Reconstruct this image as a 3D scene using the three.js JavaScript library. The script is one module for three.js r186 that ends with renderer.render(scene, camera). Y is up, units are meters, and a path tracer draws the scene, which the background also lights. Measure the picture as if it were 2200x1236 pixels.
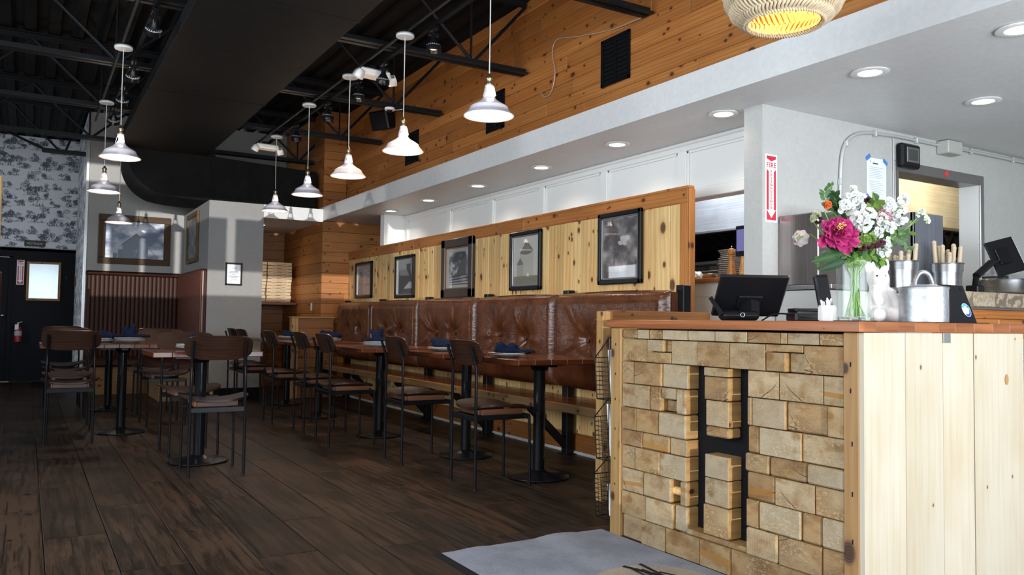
import * as THREE from 'three';
import { RectAreaLightUniformsLib } from 'three/addons/lights/RectAreaLightUniformsLib.js';
import { mergeGeometries } from 'three/addons/utils/BufferGeometryUtils.js';
import { MarchingCubes } from 'three/addons/objects/MarchingCubes.js';

// ---------------------------------------------------------------- camera, sky, sun, windows, exposure
const scene = new THREE.Scene();
const camera = new THREE.PerspectiveCamera(2 * Math.atan(618 / 1740) * 180 / Math.PI, 2200 / 1236, 0.05, 200);
camera.position.set(0, 1, 0);
camera.rotation.order = 'YXZ';
camera.rotation.set(2.45 * Math.PI / 180, -30.9 * Math.PI / 180, 0.75 * Math.PI / 180);
const renderer = new THREE.WebGLRenderer({ antialias: true });
renderer.toneMapping = THREE.LinearToneMapping;
renderer.toneMappingExposure = 1.0;
renderer.shadowMap.enabled = true;
RectAreaLightUniformsLib.init();
scene.background = new THREE.Color().setRGB(1.5, 1.8, 2.2);

const sun = new THREE.DirectionalLight(new THREE.Color().setRGB(1, 0.97, 0.93), 3.1);
sun.position.set(-0.22 * 14, 1.5, 14); sun.target.position.set(0, 1.5, 0);
sun.shadow.radius = 0.4; sun.shadow.mapSize.set(2048, 2048);
Object.assign(sun.shadow.camera, { left: -12, right: 12, top: 8, bottom: -4, near: 0.5, far: 45 });
scene.add(sun, sun.target);
function windowLight(x, y, z, w, h, tx, ty, tz, r, g, b, power) {
  const l = new THREE.RectAreaLight(new THREE.Color().setRGB(r, g, b), power, w, h);
  l.position.set(x, y, z); l.lookAt(tx, ty, tz); scene.add(l); return l;
}
const SKYC = [0.86, 0.94, 1.0];
windowLight(3.0, 1.22, 1.2, 3.1, 2.0, 3.0, 1.22, -5, ...SKYC, 12);        // shop window on the street, behind the camera
windowLight(-0.6, 1.43, 1.2, 3.5, 0.3, -0.6, 1.43, -5, ...SKYC, 9);        // gap under the roller shades
windowLight(-0.25, 2.34, 1.2, 2.8, 0.22, -0.25, 2.34, -5, ...SKYC, 9);     // transom over the shades
windowLight(-0.6, 1.9, 1.12, 3.4, 0.62, -0.6, 1.9, -5, 0.9, 0.95, 1.0, 3.2);  // glow of the white roller shades
windowLight(-2.42, 1.9, -2.2, 5.8, 1.9, 5, 1.9, -2.2, ...SKYC, 9);            // row of side windows
windowLight(-2.4, 1.5, -12.1, 0.8, 1.2, 5, 1.5, -12.1, ...SKYC, 8);        // far side windows
windowLight(4.42, 2.27, -4.4, 0.25, 1.3, 4.42, 0, -4.4, 0.95, 0.98, 1, 14);   // kitchen tube above the pass
windowLight(5.6, 2.27, -5.6, 1.2, 2.4, 5.6, 0, -5.6, 1, 0.95, 0.86, 2.2);  // kitchen ceiling panel

// ---------------------------------------------------------------- helpers
function rngOf(seed) { let a = seed >>> 0; return () => { a = (a + 0x6D2B79F5) | 0; let t = Math.imul(a ^ (a >>> 15), 1 | a); t = (t + Math.imul(t ^ (t >>> 7), 61 | t)) ^ t; return ((t ^ (t >>> 14)) >>> 0) / 4294967296; }; }
const R = rngOf(7);
const rr = (a, b) => a + (b - a) * R();
const taken = {};
function numbered(name) { const n = taken[name] = (taken[name] ?? -1) + 1; return n ? `${name}_${String(n).padStart(3, '0')}` : name; }
function tag(o, label, category, group, kind) { if (label) o.userData.label = label; if (category) o.userData.category = category; if (group) o.userData.group = group; if (kind) o.userData.kind = kind; return o; }
function thing(name, label, category, [x, y, z] = [0, 0, 0], turn = 0, group) {
  const o = new THREE.Group(); o.name = numbered(name); o.position.set(x, y, z); o.rotation.y = turn; scene.add(o); return tag(o, label, category, group);
}
function part(parent, name, geo, mat, x = 0, y = 0, z = 0) { const m = new THREE.Mesh(geo, mat); m.name = name; m.position.set(x, y, z); parent.add(m); return m; }
function solo(name, label, category, geo, mat, [x, y, z] = [0, 0, 0], group) { const m = new THREE.Mesh(geo, mat); m.name = numbered(name); m.position.set(x, y, z); scene.add(m); return tag(m, label, category, group); }
function struct(name, geo, mat, label, x = 0, y = 0, z = 0) {
  const m = new THREE.Mesh(geo, mat); m.name = name; m.position.set(x, y, z); scene.add(m);
  return tag(m, label, name.split('_')[0], null, 'structure');
}
function structGroup(name, label) { const o = new THREE.Group(); o.name = name; scene.add(o); return tag(o, label, name.split('_')[0], null, 'structure'); }
function copy(src, [x, y, z], turn, label, group) { const c = src.clone(); c.name = numbered(src.name.replace(/_\d{3}$/, '')); c.userData = { ...src.userData }; scene.add(c); c.position.set(x, y, z); c.rotation.y = turn; return tag(c, label, null, group); }

const noIdx = (g) => (g.index ? g.toNonIndexed() : g);
function merge(list) { return mergeGeometries(list.map((g) => { const n = noIdx(g); for (const k of Object.keys(n.attributes)) if (!['position', 'normal', 'uv'].includes(k)) n.deleteAttribute(k); if (!n.attributes.uv) n.setAttribute('uv', new THREE.BufferAttribute(new Float32Array(n.attributes.position.count * 2), 2)); n.clearGroups(); return n; })); }
const bx = (w, h, d, x = 0, y = 0, z = 0) => new THREE.BoxGeometry(w, h, d).translate(x, y, z);
const b2 = (x0, x1, y0, y1, z0, z1) => bx(x1 - x0, y1 - y0, z1 - z0, (x0 + x1) / 2, (y0 + y1) / 2, (z0 + z1) / 2);
const cyl = (r0, r1, h, n = 20, x = 0, y = 0, z = 0) => new THREE.CylinderGeometry(r1, r0, h, n).translate(x, y, z);   // r0 bottom, r1 top
const sph = (r, x = 0, y = 0, z = 0, a = 18, b = 12) => new THREE.SphereGeometry(r, a, b).translate(x, y, z);
const lathe = (pts, n = 32) => new THREE.LatheGeometry(pts.map(([r, y]) => new THREE.Vector2(r, y)), n);
const V = (x, y, z) => new THREE.Vector3(x, y, z);
function tube(pts, r, n = 8, seg) { const c = new THREE.CatmullRomCurve3(pts.map((p) => V(...p)), false, 'centripetal'); return new THREE.TubeGeometry(c, seg ?? Math.max(4, pts.length * 6), r, n); }
function rod(a, b, r, n = 8) { const p = V(...a), q = V(...b), l = p.distanceTo(q); const g = new THREE.CylinderGeometry(r, r, l, n); g.applyQuaternion(new THREE.Quaternion().setFromUnitVectors(V(0, 1, 0), q.clone().sub(p).normalize())); return g.translate((p.x + q.x) / 2, (p.y + q.y) / 2, (p.z + q.z) / 2); }
function bar(a, b, w, h) { const p = V(...a), q = V(...b), l = p.distanceTo(q); const g = new THREE.BoxGeometry(l, h, w); g.applyQuaternion(new THREE.Quaternion().setFromUnitVectors(V(1, 0, 0), q.clone().sub(p).normalize())); return g.translate((p.x + q.x) / 2, (p.y + q.y) / 2, (p.z + q.z) / 2); }
function ring(ri, ro, h, n = 32) { return lathe([[ri, 0], [ro, 0], [ro, h], [ri, h], [ri, 0]], n); }
// box with chamfered edges: 44 triangles
function cb(w, h, d, c = 0.004) {
  const X = w / 2, Y = h / 2, Z = d / 2, pos = [];
  c = Math.min(c, X * 0.45, Y * 0.45, Z * 0.45);
  const P = (sx, sy, sz, k) => [sx * (k === 0 ? X : X - c), sy * (k === 1 ? Y : Y - c), sz * (k === 2 ? Z : Z - c)];
  const tri = (a, b, e, out) => { const n = V(...b).sub(V(...a)).cross(V(...e).sub(V(...a))); if (n.dot(out) < 0) [b, e] = [e, b]; pos.push(...a, ...b, ...e); };
  const quad = (a, b, e, f, out) => { tri(a, b, e, out); tri(a, e, f, out); };
  for (const s of [-1, 1]) {
    quad(P(s, -1, -1, 0), P(s, 1, -1, 0), P(s, 1, 1, 0), P(s, -1, 1, 0), V(s, 0, 0));
    quad(P(-1, s, -1, 1), P(1, s, -1, 1), P(1, s, 1, 1), P(-1, s, 1, 1), V(0, s, 0));
    quad(P(-1, -1, s, 2), P(1, -1, s, 2), P(1, 1, s, 2), P(-1, 1, s, 2), V(0, 0, s));
    for (const t of [-1, 1]) {
      quad(P(s, t, -1, 0), P(s, t, 1, 0), P(s, t, 1, 1), P(s, t, -1, 1), V(s, t, 0));
      quad(P(s, -1, t, 0), P(s, 1, t, 0), P(s, 1, t, 2), P(s, -1, t, 2), V(s, 0, t));
      quad(P(-1, s, t, 1), P(1, s, t, 1), P(1, s, t, 2), P(-1, s, t, 2), V(0, s, t));
      for (const u of [-1, 1]) tri(P(s, t, u, 0), P(s, t, u, 1), P(s, t, u, 2), V(s, t, u));
    }
  }
  const g = new THREE.BufferGeometry();
  g.setAttribute('position', new THREE.Float32BufferAttribute(pos, 3)); g.computeVertexNormals();
  g.setAttribute('uv', new THREE.BufferAttribute(new Float32Array(pos.length / 3 * 2), 2));
  return g;
}
const cb2 = (x0, x1, y0, y1, z0, z1, c) => cb(x1 - x0, y1 - y0, z1 - z0, c).translate((x0 + x1) / 2, (y0 + y1) / 2, (z0 + z1) / 2);
// uv in metres: u runs along the grain axis g (0 x, 1 y, 2 z)
function uvm(geo, g, su, sv, ou = 0, ov = 0) {
  geo = noIdx(geo); const p = geo.attributes.position, n = geo.attributes.normal, uv = new Float32Array(p.count * 2), a = [0, 0, 0], m = [0, 0, 0];
  for (let i = 0; i < p.count; i++) {
    a[0] = p.getX(i); a[1] = p.getY(i); a[2] = p.getZ(i); m[0] = Math.abs(n.getX(i)); m[1] = Math.abs(n.getY(i)); m[2] = Math.abs(n.getZ(i));
    const k = m[0] >= m[1] && m[0] >= m[2] ? 0 : m[1] >= m[2] ? 1 : 2, o = [0, 1, 2].filter((q) => q !== k);
    let iu = o[0], iv = o[1]; if (o.includes(g)) { iu = g; iv = o.find((q) => q !== g); }
    uv[2 * i] = a[iu] / su + ou; uv[2 * i + 1] = a[iv] / sv + ov;
  }
  geo.setAttribute('uv', new THREE.BufferAttribute(uv, 2)); return geo;
}
// ---------------------------------------------------------------- computed textures
function hash(x, y, s) { let h = Math.imul(x, 374761393) ^ Math.imul(y, 668265263) ^ Math.imul(s, 2147483647 - 7919); h = Math.imul(h ^ (h >>> 13), 1274126177); return ((h ^ (h >>> 16)) >>> 0) / 4294967296; }
function vn(x, y, px, py, s) {
  const xi = Math.floor(x), yi = Math.floor(y), fx = x - xi, fy = y - yi, u = fx * fx * (3 - 2 * fx), v = fy * fy * (3 - 2 * fy);
  const x0 = ((xi % px) + px) % px, y0 = ((yi % py) + py) % py, x1 = (x0 + 1) % px, y1 = (y0 + 1) % py;
  const a = hash(x0, y0, s), b = hash(x1, y0, s), c = hash(x0, y1, s), d = hash(x1, y1, s);
  return a + (b - a) * u + (c - a + (a - b - c + d) * u) * v;
}
function fbm(u, v, fu, fv, oct, s) { let t = 0, k = 0.5, n = 0; for (let i = 0; i < oct; i++) { t += k * vn(u * fu, v * fv, fu, fv, s + i * 17); n += k; k *= 0.5; fu *= 2; fv *= 2; } return t / n; }
const lerp = (a, b, t) => a + (b - a) * t, sat = (x) => Math.max(0, Math.min(1, x));
const mix3 = (a, b, t) => [lerp(a[0], b[0], t), lerp(a[1], b[1], t), lerp(a[2], b[2], t)];
function dataTex(W, H, fn, srgb = true) {
  const d = new Uint8Array(W * H * 4);
  for (let y = 0; y < H; y++) for (let x = 0; x < W; x++) { const c = fn(x / W, y / H), i = 4 * (y * W + x); d[i] = sat(c[0]) * 255; d[i + 1] = sat(c[1]) * 255; d[i + 2] = sat(c[2]) * 255; d[i + 3] = 255; }
  const t = new THREE.DataTexture(d, W, H); t.wrapS = t.wrapT = THREE.RepeatWrapping; t.magFilter = THREE.LinearFilter; t.minFilter = THREE.LinearMipmapLinearFilter; t.generateMipmaps = true;
  if (srgb) t.colorSpace = THREE.SRGBColorSpace; t.needsUpdate = true; return t;
}
function canvasTex(w, h, draw) {
  const c = document.createElement('canvas'); c.width = w; c.height = h; draw(c.getContext('2d'), w, h);
  const t = new THREE.CanvasTexture(c); t.colorSpace = THREE.SRGBColorSpace; return t;
}
// sawn boards: grain along u, growth bands across v, knots with swirls round them
function woodTex(W, H, o) {
  const q = rngOf(o.seed), knots = [];
  for (let i = 0; i < o.knots; i++) knots.push([q(), q(), lerp(o.kr[0], o.kr[1], q() * q()), q()]);
  const asp = o.asp;   // metres of u over metres of v
  return dataTex(W, H, (u, v) => {
    let w = fbm(u, v, 3, 6, 3, o.seed) * o.warp, kd = 0, halo = 0;
    for (const [ku, kv, r, z] of knots) {
      let du = u - ku, dv = v - kv; du -= Math.round(du); dv -= Math.round(dv); du *= asp;
      const e = (du * du * 0.45 + dv * dv) / (r * r); if (e > 26) continue;
      w += Math.sign(dv || 1) * 0.9 * r * o.bands * 0.12 * Math.exp(-e * 0.35);
      halo = Math.max(halo, Math.exp(-e * 0.55)); if (e < 1.6) kd = Math.max(kd, sat(1.5 - e) * (0.75 + 0.25 * Math.sin(Math.sqrt(e) * 22 + z * 9)));
    }
    const band = 0.5 + 0.5 * Math.sin((v * o.bands + w) * 6.2832), fine = fbm(u, v, o.fu, o.fv, 3, o.seed + 5), blot = fbm(u, v, o.bf ?? 4, o.bg ?? 5, o.bf ? 5 : 3, o.seed + 9);
    const streak = fbm(u, v, 3, 60, 3, o.seed + 31);
    let t = sat(o.bandAmt * band * band + o.fineAmt * (fine - 0.5) + o.blotAmt * (blot - 0.5) + 0.35 * (streak - 0.5) + 0.22);
    let c = mix3(o.light, o.dark, t); c = mix3(c, o.halo ?? o.dark, halo * 0.5); c = mix3(c, o.knot, sat(kd));
    if (o.crack) { const k = fbm(u, v, 5, 90, 3, o.seed + 71); if (k > 0.66) c = mix3(c, o.knot, sat((k - 0.66) * 7) * o.crack); }
    return c;
  });
}
const S = (h) => { const n = parseInt(h, 16); return [(n >> 16) / 255, ((n >> 8) & 255) / 255, (n & 255) / 255]; };
const T = {};
T.cedar = woodTex(1024, 512, { seed: 11, knots: 62, kr: [0.006, 0.026], asp: 2.7, warp: 1.6, bands: 34, bandAmt: 0.32, fu: 16, fv: 128, fineAmt: 0.4, blotAmt: 0.75, light: S('c98a4c'), dark: S('9a5a26'), halo: S('8f4f20'), knot: S('3d2010') });
T.pine = woodTex(1024, 1024, { seed: 23, knots: 90, kr: [0.006, 0.025], asp: 1.6, warp: 1.4, bands: 30, bandAmt: 0.3, fu: 10, fv: 200, fineAmt: 0.35, blotAmt: 0.7, light: S('e6c690'), dark: S('bd8f55'), halo: S('9a6638'), knot: S('3d2412') });
T.floor = woodTex(1024, 1024, { seed: 37, knots: 14, kr: [0.006, 0.02], asp: 2, warp: 2.6, bands: 22, bandAmt: 0.35, fu: 40, fv: 260, fineAmt: 1.1, bf: 7, bg: 12, blotAmt: 1.7, light: S('7f6753'), dark: S('272019'), halo: S('2c211a'), knot: S('120d0b'), crack: 0.8 });
T.pale = woodTex(1024, 512, { seed: 41, knots: 6, kr: [0.003, 0.007], asp: 1.3, warp: 0.9, bands: 26, bandAmt: 0.1, fu: 6, fv: 220, fineAmt: 0.45, blotAmt: 0.9, light: S('f7ecd8'), dark: S('e0c9a4'), halo: S('cfae82'), knot: S('6b4528') });
T.cherry = woodTex(1024, 256, { seed: 53, knots: 2, kr: [0.004, 0.01], asp: 4, warp: 1.5, bands: 12, bandAmt: 0.3, fu: 14, fv: 120, fineAmt: 0.5, blotAmt: 0.7, light: S('b4754a'), dark: S('7c462a'), knot: S('3d1f10') });
T.walnut = woodTex(1024, 256, { seed: 59, knots: 2, kr: [0.004, 0.01], asp: 4, warp: 1.6, bands: 14, bandAmt: 0.35, fu: 14, fv: 140, fineAmt: 0.6, blotAmt: 0.6, light: S('5d4030'), dark: S('33221a'), knot: S('1d120d') });
// sawn log ends: 8 x 4 cells, each with its own pith, rings, checks and saw marks
{
  const q = rngOf(77), cells = [];
  for (let i = 0; i < 32; i++) cells.push({ cx: lerp(-0.3, 1.3, q()), cy: lerp(-0.2, 1.2, q()), f: lerp(16, 34, q()), tone: q(), rays: Array.from({ length: 3 }, () => [q() * 6.28, lerp(0.2, 0.6, q()), lerp(0.004, 0.01, q())]), rough: q(), yel: q() < 0.2 ? [lerp(0.38, 0.62, q()), lerp(0.05, 0.1, q())] : null });
  const bases = [[S('d3bd99'), S('a38460')], [S('c9ab80'), S('94714b')], [S('d0bfa2'), S('a68c68')], [S('bf9d72'), S('866545')]];
  T.ends = dataTex(2048, 1024, (u, v) => {
    const i = Math.min(7, Math.floor(u * 8)), j = Math.min(3, Math.floor(v * 4)), c = cells[j * 8 + i], x = u * 8 - i, y = v * 4 - j, [lt, dkc] = bases[(i * 3 + j * 5) % 4];
    const n1 = fbm(u, v, 40, 20, 4, 91), n2 = fbm(u, v, 260, 130, 2, 95), n3 = fbm(u, v, 18, 9, 3, 99), n4 = fbm(u, v, 60, 300, 2, 103), n5 = fbm(u, v, 26, 13, 3, 109);
    const dx = x - c.cx, dy = y - c.cy, d = Math.hypot(dx, dy) + (n1 - 0.5) * 0.09, a = Math.atan2(dy, dx) + (n1 - 0.5) * 0.25;
    const ringv = 0.5 + 0.5 * Math.sin(d * c.f * 6.28 + n5 * 3);
    let col = mix3(lt, dkc, sat(0.12 + 0.2 * ringv + 0.9 * (n1 - 0.45) + 0.4 * (n2 - 0.5) + 0.9 * (n3 - 0.5) + 0.25 * (n4 - 0.5)));
    col = mix3(col, S('b3a894'), sat((n5 - 0.48) * 3) * 0.35); col = mix3(col, S('8a6238'), sat((0.36 - n5) * 5) * 0.55);
    if (c.yel && Math.abs(y - c.yel[0] - (x - 0.5) * 0.12 + (n1 - 0.5) * 0.05) < c.yel[1] && x > 0.15) col = mix3(col, S('c08a48'), 0.75);
    for (const [ra, rl, rw] of c.rays) { let da = a - ra; da -= Math.round(da / 6.2832) * 6.2832; if (Math.abs(da * d) < rw * sat(1.1 - d / rl) && d < rl && d > 0.03) col = mix3(col, S('2a1b10'), 0.85); }
    if (c.rough > 0.6 && n2 > 0.62 && n3 > 0.56) col = mix3(col, S('e3d2b0'), 0.5);
    return col;
  });
}
T.leather = dataTex(512, 512, (u, v) => { const a = fbm(u, v, 5, 5, 4, 201), b = fbm(u, v, 90, 90, 2, 207), c = fbm(u, v, 14, 9, 3, 211); const t = sat(0.5 + 1.1 * (a - 0.5) + 0.35 * (b - 0.5) + 0.5 * (c - 0.5)); return mix3(S('8a5434'), S('5f3420'), t); });
T.leatherB = dataTex(512, 512, (u, v) => { const a = 1 - Math.abs(2 * fbm(u, v, 40, 40, 3, 221) - 1), c = fbm(u, v, 7, 4, 3, 225); const g = a * 0.5 + c * 0.5; return [g, g, g]; }, false);
T.mat = dataTex(512, 512, (u, v) => { const a = fbm(u, v, 170, 170, 2, 301), b = fbm(u, v, 5, 5, 3, 305); const t = sat(0.5 + 0.9 * (a - 0.5) + 0.7 * (b - 0.5)); return mix3(S('757a88'), S('a4a9b6'), t); });
T.plaster = dataTex(512, 512, (u, v) => { const a = fbm(u, v, 60, 60, 3, 311), b = fbm(u, v, 3, 3, 3, 317); const g = 0.93 + 0.05 * (a - 0.5) + 0.05 * (b - 0.5); return [g, g, g]; });
T.plasterB = dataTex(512, 512, (u, v) => { const a = fbm(u, v, 90, 90, 3, 313); return [a, a, a]; }, false);
T.steel = dataTex(512, 512, (u, v) => { const a = fbm(u, v, 4, 240, 2, 331), b = fbm(u, v, 5, 5, 3, 333); const g = 0.78 + 0.14 * (a - 0.5) + 0.18 * (b - 0.5); return [g, g, g * 1.01]; });
T.granite = dataTex(512, 256, (u, v) => { const a = fbm(u, v, 90, 45, 3, 341), b = fbm(u, v, 8, 4, 3, 345), c = 1 - Math.abs(2 * fbm(u, v, 5, 3, 3, 349) - 1); let k = mix3(S('c2b49c'), S('8d7c66'), sat(0.5 + 1.4 * (a - 0.5) + 0.8 * (b - 0.5))); return c > 0.93 ? mix3(k, S('5b4b3c'), 0.6) : k; });
T.zinc = dataTex(512, 512, (u, v) => { const a = fbm(u, v, 12, 12, 4, 361), b = fbm(u, v, 100, 100, 2, 365); const g = 0.78 + 0.35 * (a - 0.5) + 0.15 * (b - 0.5); return [g, g * 1.01, g * 1.03]; });
// toile wallpaper: little engraved groups of trees, figures and ground, scattered in staggered rows
T.toile = canvasTex(1024, 1024, (c, w, h) => {
  c.fillStyle = '#dedee3'; c.fillRect(0, 0, w, h); const q = rngOf(405);
  const vig = (x, y, s) => {
    for (const [ox, oy] of [[0, 0], [w, 0], [-w, 0], [0, h], [0, -h]]) {
      const k = rngOf(Math.floor(x * 31 + y * 17)); c.save(); c.translate(x + ox, y + oy); c.scale(s, s);
      const lobes = Array.from({ length: 4 + Math.floor(k() * 3) }, () => [lerp(-50, 50, k()), lerp(-34, 22, k()), lerp(18, 34, k()), lerp(14, 24, k())]);
      const ink = (a) => `rgba(${52 + 40 * k()},${58 + 40 * k()},${72 + 40 * k()},${a})`;
      for (const [lx, ly, rx, ry] of lobes) for (let i = 0; i < 70; i++) { const a = k() * 6.3, r = Math.sqrt(k()); c.fillStyle = ink(0.3 + 0.45 * k()); c.beginPath(); c.ellipse(lx + Math.cos(a) * r * rx, ly + Math.sin(a) * r * ry, 1.5 + 4 * k(), 1 + 2.4 * k(), k() * 3, 0, 7); c.fill(); }
      for (let i = 0; i < 12; i++) { c.fillStyle = ink(0.2 + 0.3 * k()); c.beginPath(); c.ellipse(lerp(-62, 62, k()), 28 + 12 * k(), 5 + 20 * k(), 1 + 2.5 * k(), lerp(-0.1, 0.1, k()), 0, 7); c.fill(); }
      for (let i = 0; i < 4; i++) { const tx = lerp(-45, 45, k()); c.strokeStyle = ink(0.7); c.lineWidth = 1.5 + 2 * k(); c.beginPath(); c.moveTo(tx, 32); c.quadraticCurveTo(tx + lerp(-16, 16, k()), 4, tx + lerp(-14, 14, k()), -22 * k()); c.stroke(); }
      for (let i = 0; i < 3; i++) { const fx = lerp(-40, 46, k()), fh = 14 + 10 * k(); c.fillStyle = ink(0.75); c.beginPath(); c.moveTo(fx - 6, 32); c.lineTo(fx - 2, 32 - fh); c.lineTo(fx + 3, 32 - fh); c.lineTo(fx + 8, 32); c.fill(); }
      c.strokeStyle = 'rgba(205,206,212,.55)'; c.lineWidth = 1.3; for (let i = 0; i < 26; i++) { const lx = lerp(-55, 55, k()), ly = lerp(-34, 34, k()); c.beginPath(); c.moveTo(lx, ly); c.lineTo(lx + lerp(-9, 9, k()), ly + lerp(-7, 7, k())); c.stroke(); }
      c.restore();
    }
  };
  for (let r = 0; r < 8; r++) for (let i = 0; i < 5; i++) vig((i + 0.5 + (r % 2) * 0.5 + lerp(-0.14, 0.14, q())) / 5 * w % w, (r + 0.5 + lerp(-0.32, 0.32, q())) / 8 * h, lerp(1.1, 1.7, q()));
});
T.toile.wrapS = T.toile.wrapT = THREE.RepeatWrapping;

// ---------------------------------------------------------------- materials
const std = (o) => new THREE.MeshStandardMaterial(o), phy = (o) => new THREE.MeshPhysicalMaterial(o);
const rgb = (r, g, b) => new THREE.Color().setRGB(r, g, b);
const tints = (map, list, o) => list.map((t) => phy({ map, color: rgb(...t), ...o })), dk = (o) => phy({ specularIntensity: 0.3, ...o });
const M = {
  cedar: tints(T.cedar, [[0.76, 0.72, 0.66], [0.62, 0.56, 0.48], [0.82, 0.79, 0.73], [0.69, 0.61, 0.5]], { roughness: 0.5 }),
  pine: tints(T.pine, [[1, 0.98, 0.92], [0.9, 0.84, 0.74], [0.98, 0.92, 0.8], [0.82, 0.76, 0.66]], { roughness: 0.55 }),
  floor: tints(T.floor, [[0.19, 0.172, 0.167], [0.225, 0.198, 0.187], [0.16, 0.147, 0.144], [0.25, 0.215, 0.196]], { roughness: 0.45, specularIntensity: 0.45, bumpMap: T.floor, bumpScale: 0.0012 }),
  pale: tints(T.pale, [[0.5, 0.485, 0.47], [0.465, 0.45, 0.43]], { roughness: 0.6, specularIntensity: 0.4 }),
  ends: tints(T.ends, [[0.52, 0.505, 0.485], [0.46, 0.44, 0.42], [0.56, 0.545, 0.52], [0.49, 0.465, 0.44]], { roughness: 0.8, specularIntensity: 0.3, bumpMap: T.ends, bumpScale: 0.0012 }),
  cherry: std({ map: T.cherry, color: rgb(0.6, 0.56, 0.52), roughness: 0.32 }), tableTop: std({ map: T.cherry, color: rgb(0.26, 0.18, 0.155), roughness: 0.2 }),
  ply: dk({ map: T.walnut, color: rgb(0.34, 0.29, 0.27), roughness: 0.33, specularIntensity: 0.6 }), plyEdge: std({ map: T.walnut, color: rgb(0.9, 0.78, 0.68), roughness: 0.5 }),
  rawPine: std({ map: T.pine, color: rgb(0.5, 0.43, 0.33), roughness: 0.6 }),
  capWood: std({ map: T.cedar, color: rgb(0.75, 0.68, 0.58), roughness: 0.5 }),
  leather: phy({ map: T.leather, color: rgb(0.46, 0.44, 0.385), roughness: 0.26, bumpMap: T.leatherB, bumpScale: 0.0025 }),
  boothRed: phy({ map: T.leather, color: rgb(0.2, 0.145, 0.125), roughness: 0.5, specularIntensity: 0.5 }), boothSide: phy({ map: T.leather, color: rgb(0.42, 0.29, 0.2), roughness: 0.45 }),
  grey: std({ map: T.plaster, color: rgb(0.34, 0.335, 0.33), roughness: 0.85, bumpMap: T.plasterB, bumpScale: 0.0008 }),
  wallGrey: std({ map: T.plaster, color: rgb(0.5, 0.49, 0.47), roughness: 0.8, bumpMap: T.plasterB, bumpScale: 0.0008 }),
  kitchenWall: std({ map: T.plaster, color: rgb(0.55, 0.54, 0.515), roughness: 0.45, bumpMap: T.plasterB, bumpScale: 0.0006 }),
  soffit: std({ map: T.plaster, color: rgb(0.8, 0.797, 0.79), roughness: 0.42 }),
  trimWhite: std({ color: rgb(0.8, 0.8, 0.78), roughness: 0.4 }), white: std({ color: rgb(0.82, 0.82, 0.8), roughness: 0.35 }),
  black: dk({ color: rgb(0.006, 0.006, 0.007), roughness: 0.6, specularIntensity: 0.2 }), duct: dk({ map: T.zinc, color: rgb(0.011, 0.011, 0.0115), roughness: 0.75 }),
  deck: dk({ color: rgb(0.007, 0.007, 0.008), roughness: 0.7 }), joist: dk({ color: rgb(0.012, 0.013, 0.015), roughness: 0.45 }),
  steelBlack: dk({ color: rgb(0.006, 0.0065, 0.008), roughness: 0.24, specularIntensity: 0.45 }), tubeBlack: phy({ color: rgb(0.006, 0.0065, 0.008), roughness: 0.12, specularIntensity: 0.55 }),
  doorBlack: dk({ color: rgb(0.008, 0.009, 0.013), roughness: 0.5, specularIntensity: 0.18 }), plasticBlack: dk({ color: rgb(0.01, 0.01, 0.012), roughness: 0.3 }),
  rubber: dk({ color: rgb(0.012, 0.011, 0.012), roughness: 0.8 }),
  enamel: phy({ color: rgb(0.52, 0.5, 0.55), roughness: 0.22 }), brass: std({ color: rgb(0.2, 0.165, 0.1), roughness: 0.35, metalness: 0.9 }),
  cord: std({ color: rgb(0.6, 0.6, 0.58), roughness: 0.7 }), plate: phy({ color: rgb(0.62, 0.62, 0.61), roughness: 0.15 }),
  navy: dk({ color: rgb(0.006, 0.011, 0.034), roughness: 0.95 }), steel: std({ map: T.steel, color: rgb(0.8, 0.8, 0.8), roughness: 0.3, metalness: 1 }),
  steelDull: std({ map: T.steel, color: rgb(0.62, 0.6, 0.58), roughness: 0.42, metalness: 0.9 }), zinc: std({ map: T.zinc, color: rgb(0.72, 0.72, 0.73), roughness: 0.42, metalness: 0.8 }),
  granite: std({ map: T.granite, roughness: 0.3 }), paper: std({ color: rgb(0.82, 0.83, 0.84), roughness: 0.8 }),
  glass: phy({ color: rgb(1, 1, 1), roughness: 0.02, transmission: 1, thickness: 0, ior: 1.5 }),
  frameBlack: dk({ color: rgb(0.012, 0.012, 0.013), roughness: 0.3 }), card: std({ color: rgb(0.5, 0.37, 0.24), roughness: 0.85 }),
  mat: std({ map: T.mat, color: rgb(0.68, 0.68, 0.68), roughness: 0.95 }), conduit: std({ color: rgb(0.55, 0.56, 0.55), roughness: 0.4, metalness: 0.4 }),
};
const glow = (r, g, b, k) => std({ color: rgb(0.8, 0.8, 0.8), emissive: rgb(r, g, b), emissiveIntensity: k });
M.bulb = glow(1, 0.86, 0.66, 9); M.downDisc = glow(1, 0.95, 0.88, 4); M.spotBulb = glow(1, 0.55, 0.22, 3);
// ================================================================ THE ROOM
const CEIL = 3.75, WT = 3.8, SOF = 2.29, SOFT = 2.47, XS = 3.28, XU = 3.59, ZC = -10.31, ZB = -12.15, ZD = -14.4, ZF = 1.3, XL = -2.5, XR = 7.5, KW = -3.262;
const wood = (geo, g, kind) => { const s = { cedar: [2.4, 0.9], pine: [2.0, 1.25], floor: [2.4, 1.2], pale: [1.3, 1.0], cherry: [2, 0.5] }[kind]; return uvm(geo, g, s[0], s[1], R(), R()); };
const pick = (a) => a[Math.floor(R() * a.length)];
const plain = (geo) => uvm(geo, 0, 1.2, 1.2);

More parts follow.
